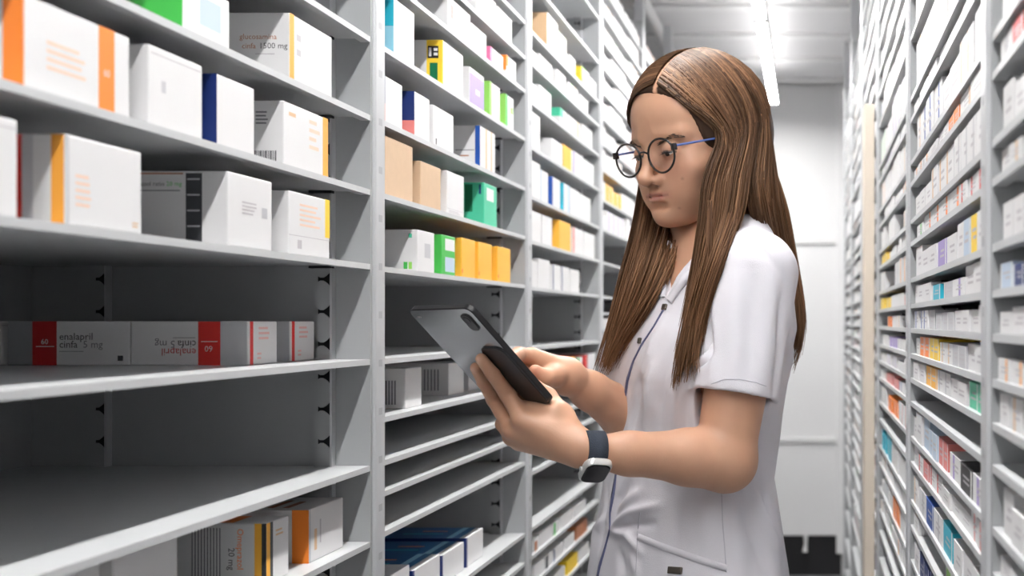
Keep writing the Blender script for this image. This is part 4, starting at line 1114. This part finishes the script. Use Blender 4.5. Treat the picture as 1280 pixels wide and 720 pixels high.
# ---------------- watch
ax = (LEL - LWR); ax /= np.linalg.norm(ax)
wc = LWR + ax * .003
dn = NA((-.25, -.80, -.58)); dn -= ax * (dn @ ax); dn /= np.linalg.norm(dn); sd = np.cross(ax, dn)
q = MB(); n = 36; vs = []; hwid = .0115
for k in range(n):
    a = 2 * math.pi * k / n; d = dn * math.cos(a) + sd * math.sin(a)
    for (x, r) in ((-hwid, .0218), (-hwid, .0248), (hwid, .0256), (hwid, .0225)): vs.append(wc + ax * x + d * r)
q.add(vs, [(4 * k + j, 4 * k + (j + 1) % 4, 4 * ((k + 1) % n) + (j + 1) % 4, 4 * ((k + 1) % n) + j) for k in range(n) for j in range(4)], M_strap)
strap = q.build('watch_strap', person, True)
fr = lambda a, b, c: wc + dn * (.0225 + c) + ax * b + sd * a
q = MB(); slab(q, fr, [(.036, .030, .009, 0), (.040, .034, .010, .002), (.040, .034, .010, .0075), (.037, .031, .0095, .010)], M_case); case = q.build('watch_case', person, True)
q = MB(); slab(q, fr, [(.0355, .0295, .0088, .0095), (.0355, .0295, .0088, .0106), (.033, .027, .008, .0114)], M_screen); q.build('watch_screen', case)
q = MB(); slab(q, lambda a, b, c: wc + dn * (.0265 + a) + sd * b + ax * -(.0165 + c), [(.006, .006, .0029, 0), (.006, .006, .0029, .0022)], M_case); q.build('crown', case)
# ---------------- hair: cap over the skull and long strands
fc = Field((-.225, -.115, -.12), (.04, .115, .16), .003)
fc.ell((-.092, 0, .036), (.1075, .0815, .0955), .0)
fc.cone((-.13, 0, .0), (-.135, 0, -.08), .066, .055, .03)
fc.ell((.020, .000, -.030), (.080, .090, .100), .008, 'sub')      # open over the face
fc.ell((-.005, -.004, .012), (.050, .070, .064), .010, 'sub')     # forehead
V, Q = fc.mesh(); V = relax(V, Q, 1)
Vw = V @ HR + HO
CAPT = np.tile(NA((.045, .023, .013, 1)), (len(V), 1))
pl = np.interp(V[:, 0], [-.14, -.01], [.012, .020])
on = (np.abs(V[:, 1] - pl) < .0026) & (V[:, 2] > .072) & (V[:, 0] > -.10)
CAPT[on, :3] = SKIN
hair = np_mesh('hair', Vw, Q, M_hair, person, {'tint': CAPT})
hair['label'] = 'long straight brown hair with a side parting'
rh = np.random.default_rng(5)
def scalp(f, l, u, lift=.0):
    """point pushed on to the hair cap ellipsoid"""
    c = NA((-.092, 0, .036)); r = NA((.1085, .0825, .0965)) + lift
    d = NA((f, l, u)) - c; d = d / np.linalg.norm(d / r)
    return HO + (c + d) @ HR
def on_cloth(px, py, Y, off=.008):
    p, n = hit(B1, px, py, 9)
    if p.y < Y + .02: Y = min(Y, p.y - off)
    return A3(px, py, Y)
def crspline(P, m_):
    P = np.asarray(P); n = len(P); t = np.linspace(0, n - 1, m_); i = np.clip(t.astype(int), 0, n - 2); f = (t - i)[:, None]
    g = lambda k: P[np.clip(i + k, 0, n - 1)]
    p0, p1, p2, p3 = g(-1), g(0), g(1), g(2)
    return .5 * (2 * p1 + (p2 - p0) * f + (2 * p0 - 5 * p1 + 4 * p2 - p3) * f ** 2 + (3 * p1 - p0 - 3 * p2 + p3) * f ** 3)
def arc(P, m_):
    s_ = np.concatenate([[0], np.cumsum(np.linalg.norm(np.diff(P, axis=0), axis=1))]); t = np.linspace(0, s_[-1], m_)
    return np.stack([np.interp(t, s_, P[:, a]) for a in range(3)], 1)
def sheet(name, guides, count, thick, rad=.0011, m_=26, tipvar=.30, base=(.070, .034, .018), wob=.003, light=(.27, .145, .078), clump=5):
    G = np.stack([arc(crspline(g, 120), m_) for g in guides])        # guides x samples x 3
    ng = len(guides)
    VV, QQ, CC = [], [], []; o_ = 0
    cl_off = np.clip(rh.normal(0, 1, (clump * ng, 3)), -1.2, 1.2)
    for s_ in range(count):
        t = rh.random() * (ng - 1); i = min(int(t), ng - 2); f = t - i
        f2 = f
        path = G[i] * (1 - f2) + G[i + 1] * f2
        cpu = max(2, clump)                              # strands gather into pointed locks towards the tips
        tcn = min((int(t * cpu) + .5) / cpu, ng - 1.001); i2 = int(tcn)
        pc = G[i2] * (1 - (tcn - i2)) + G[i2 + 1] * (tcn - i2)
        wq = (.8 * np.linspace(0, 1, m_) ** 2.2)[:, None]
        path = path * (1 - wq) + pc * wq
        n_end = 1 - tipvar * rh.random() ** 1.5 * (.4 + 1.2 * ((int(t * max(2, clump)) * 37) % 10) / 10)
        tt = np.linspace(0, n_end, m_)
        path = np.stack([np.interp(tt, np.linspace(0, 1, m_), path[:, a]) for a in range(3)], 1)
        env = np.minimum(1, tt * 3.0)[:, None]
        ci = int(t * clump) % len(cl_off)
        ph = rh.random() * 6.28
        path = path + np.clip(rh.normal(0, 1, 3), -1.6, 1.6) * thick * env + cl_off[ci] * thick * 1.0 * env * (.3 + .9 * tt[:, None])
        path[:, 0] += wob * np.sin(tt * 5 + ph) * env[:, 0] * tt; path[:, 1] += wob * np.cos(tt * 4 + ph) * env[:, 0] * tt
        loc = (path - HO) @ HR.T - NA((-.092, 0, .036)); kk = np.linalg.norm(loc / NA((.1085, .0825, .0965)), axis=1)
        ins = (kk < 1.004 + .012 * (s_ % 3) / 3) & (loc[:, 2] > -.02)       # keep the strands outside the skull
        path[ins] = HO + (NA((-.092, 0, .036)) + loc[ins] / kk[ins, None] * (1.004 + .012 * (s_ % 3) / 3)) @ HR
        tg = np.gradient(path, axis=0); tg /= np.linalg.norm(tg, axis=1)[:, None] + 1e-9
        a = np.cross(tg, NA((.3, .8, .2))); a /= np.linalg.norm(a, axis=1)[:, None] + 1e-9; b = np.cross(tg, a)
        r = rad * rh.uniform(.6, 1.3) * np.minimum(1, (1.02 - np.linspace(0, 1, m_)) * 4 + .15)
        ring = np.stack([path + (a * math.cos(x) + b * math.sin(x)) * r[:, None] for x in (0, 2.09, 4.19)], 1)   # m x 3 x 3
        VV.append(ring.reshape(-1, 3))
        k = np.arange(m_ - 1)[:, None] * 3; j = np.arange(3)[None, :]; j2 = (j + 1) % 3
        QQ.append(np.stack([k + j, k + j2, k + 3 + j2, k + 3 + j], -1).reshape(-1, 4) + o_); o_ += m_ * 3
        c = NA(base) * (1 - (w_ := rh.random() ** 2.0)) + NA(light) * w_
        c = c * (.55 + .9 * ((ci * 7919) % 10) / 10)
        cc = np.concatenate([np.tile(c, (m_ * 3, 1)), np.ones((m_ * 3, 1))], 1)
        tip = np.repeat(np.linspace(0, 1, m_) ** 1.3, 3)[:, None]
        cc[:, :3] = cc[:, :3] * (1 - .35 * tip) + NA((.26, .125, .055)) * .35 * tip
        CC.append(cc)
    o = np_mesh(name, np.concatenate(VV), np.concatenate(QQ), M_hair, hair, {'tint': np.concatenate(CC)})
    return o
# guides, from the parting downwards
near = [
 [scalp(.001, .024, .090), scalp(.001, .046, .076), scalp(-.008, .064, .055), scalp(-.032, .078, .030), scalp(-.050, .084, .0), A3(884, 225, 1.468), on_cloth(879, 275, 1.466), on_cloth(872, 330, 1.47), on_cloth(860, 400, 1.47), on_cloth(850, 450, 1.47), on_cloth(845, 488, 1.47)],
 [scalp(-.040, 0.023, .12), scalp(-.036, .055, .10), scalp(-.048, .076, .06), scalp(-.064, .084, .02), scalp(-.072, .086, -.01), A3(902, 228, 1.472), on_cloth(898, 275, 1.468), on_cloth(884, 335, 1.47), on_cloth(868, 400, 1.47), on_cloth(860, 440, 1.47), on_cloth(852, 470, 1.47)],
 [scalp(-.070, 0.021, .13), scalp(-.075, .058, .11), scalp(-.090, .082, .06), scalp(-.098, .086, .01), A3(920, 222, 1.480), on_cloth(914, 270, 1.470), on_cloth(897, 325, 1.47), on_cloth(880, 380, 1.47), on_cloth(872, 420, 1.47), on_cloth(868, 455, 1.47)],
 [scalp(-.095, 0.021, .13), scalp(-.100, .060, .11), scalp(-.112, .084, .06), scalp(-.118, .084, .01), A3(934, 226, 1.490), on_cloth(928, 265, 1.475), on_cloth(912, 310, 1.47), on_cloth(895, 360, 1.47), on_cloth(884, 400, 1.47), on_cloth(880, 432, 1.47)],
]
back = [
 [scalp(-.095, .018, .13), scalp(-.105, .062, .11), scalp(-.122, .084, .06), scalp(-.130, .082, .01), A3(938, 230, 1.500), A3(944, 270, 1.515), A3(952, 310, 1.60), A3(962, 350, 1.68), A3(970, 400, 1.70)],
 [scalp(-.110, .016, .13), scalp(-.125, .060, .10), scalp(-.145, .075, .05), scalp(-.155, .068, .0), A3(958, 240, 1.545), A3(966, 285, 1.58), A3(980, 330, 1.63), A3(990, 375, 1.66), A3(992, 420, 1.67)],
 [scalp(-.125, .012, .13), scalp(-.150, .045, .10), scalp(-.175, .050, .05), scalp(-.185, .040, -.005), A3(970, 240, 1.58), A3(979, 290, 1.60), A3(990, 345, 1.62), A3(1001, 395, 1.62), A3(998, 432, 1.62), A3(988, 468, 1.62)],
 [scalp(-.135, .005, .13), scalp(-.165, .015, .10), scalp(-.19, .010, .05), scalp(-.200, .0, -.005), A3(973, 245, 1.64), A3(982, 295, 1.66), A3(988, 345, 1.68), A3(994, 390, 1.68), A3(992, 425, 1.68)],
 [scalp(-.12, -.02, .13), scalp(-.16, -.05, .10), scalp(-.17, -.065, .04), scalp(-.165, -.070, -.01), A3(935, 240, 1.69), A3(940, 290, 1.72), A3(945, 340, 1.74), A3(950, 390, 1.74)],
]
farh = [
 [scalp(.001, .018, .090), scalp(.008, -.010, .083), scalp(.003, -.043, .068), scalp(-.015, -.067, .042), scalp(-.055, -.082, .005), A3(806, 232, 1.590), on_cloth(797, 290, 1.585), on_cloth(782, 350, 1.57), on_cloth(768, 410, 1.555), on_cloth(752, 470, 1.54)],
 [scalp(-.030, 0.017, .12), scalp(-.030, -.030, .11), scalp(-.045, -.065, .080), scalp(-.060, -.080, .035), scalp(-.075, -.085, -.005), A3(822, 245, 1.60), on_cloth(812, 300, 1.59), on_cloth(796, 355, 1.575), on_cloth(778, 410, 1.56), on_cloth(756, 462, 1.545)],
 [scalp(-.060, 0.015, .13), scalp(-.060, -.035, .12), scalp(-.075, -.075, .075), scalp(-.085, -.084, .03), scalp(-.095, -.086, -.01), A3(838, 262, 1.61), on_cloth(828, 310, 1.60), on_cloth(811, 360, 1.58), on_cloth(790, 405, 1.565), on_cloth(766, 448, 1.55)],
 [scalp(-.090, 0.013, .13), scalp(-.090, -.040, .12), scalp(-.105, -.078, .07), scalp(-.115, -.086, .02), scalp(-.120, -.084, -.02), A3(852, 278, 1.62), on_cloth(842, 320, 1.60), on_cloth(825, 362, 1.585), on_cloth(802, 402, 1.57), on_cloth(780, 432, 1.555)],
]
sheet('hair_lock', near, 950, .0033, tipvar=.48)
sheet('hair_lock', back, 1000, .0040)
sheet('hair_lock', farh, 850, .0040)
# loose strands
loose = [[A3(884, 250, 1.460), on_cloth(884, 320, 1.45, .014), on_cloth(872, 400, 1.45, .014), on_cloth(866, 450, 1.45, .014), on_cloth(868, 474, 1.45, .014)],
         [A3(890, 250, 1.460), on_cloth(888, 330, 1.45, .014), on_cloth(878, 400, 1.45, .014), on_cloth(876, 430, 1.45, .014), on_cloth(878, 458, 1.45, .014)]]
sheet('hair_lock', loose, 45, .0022, rad=.0008)
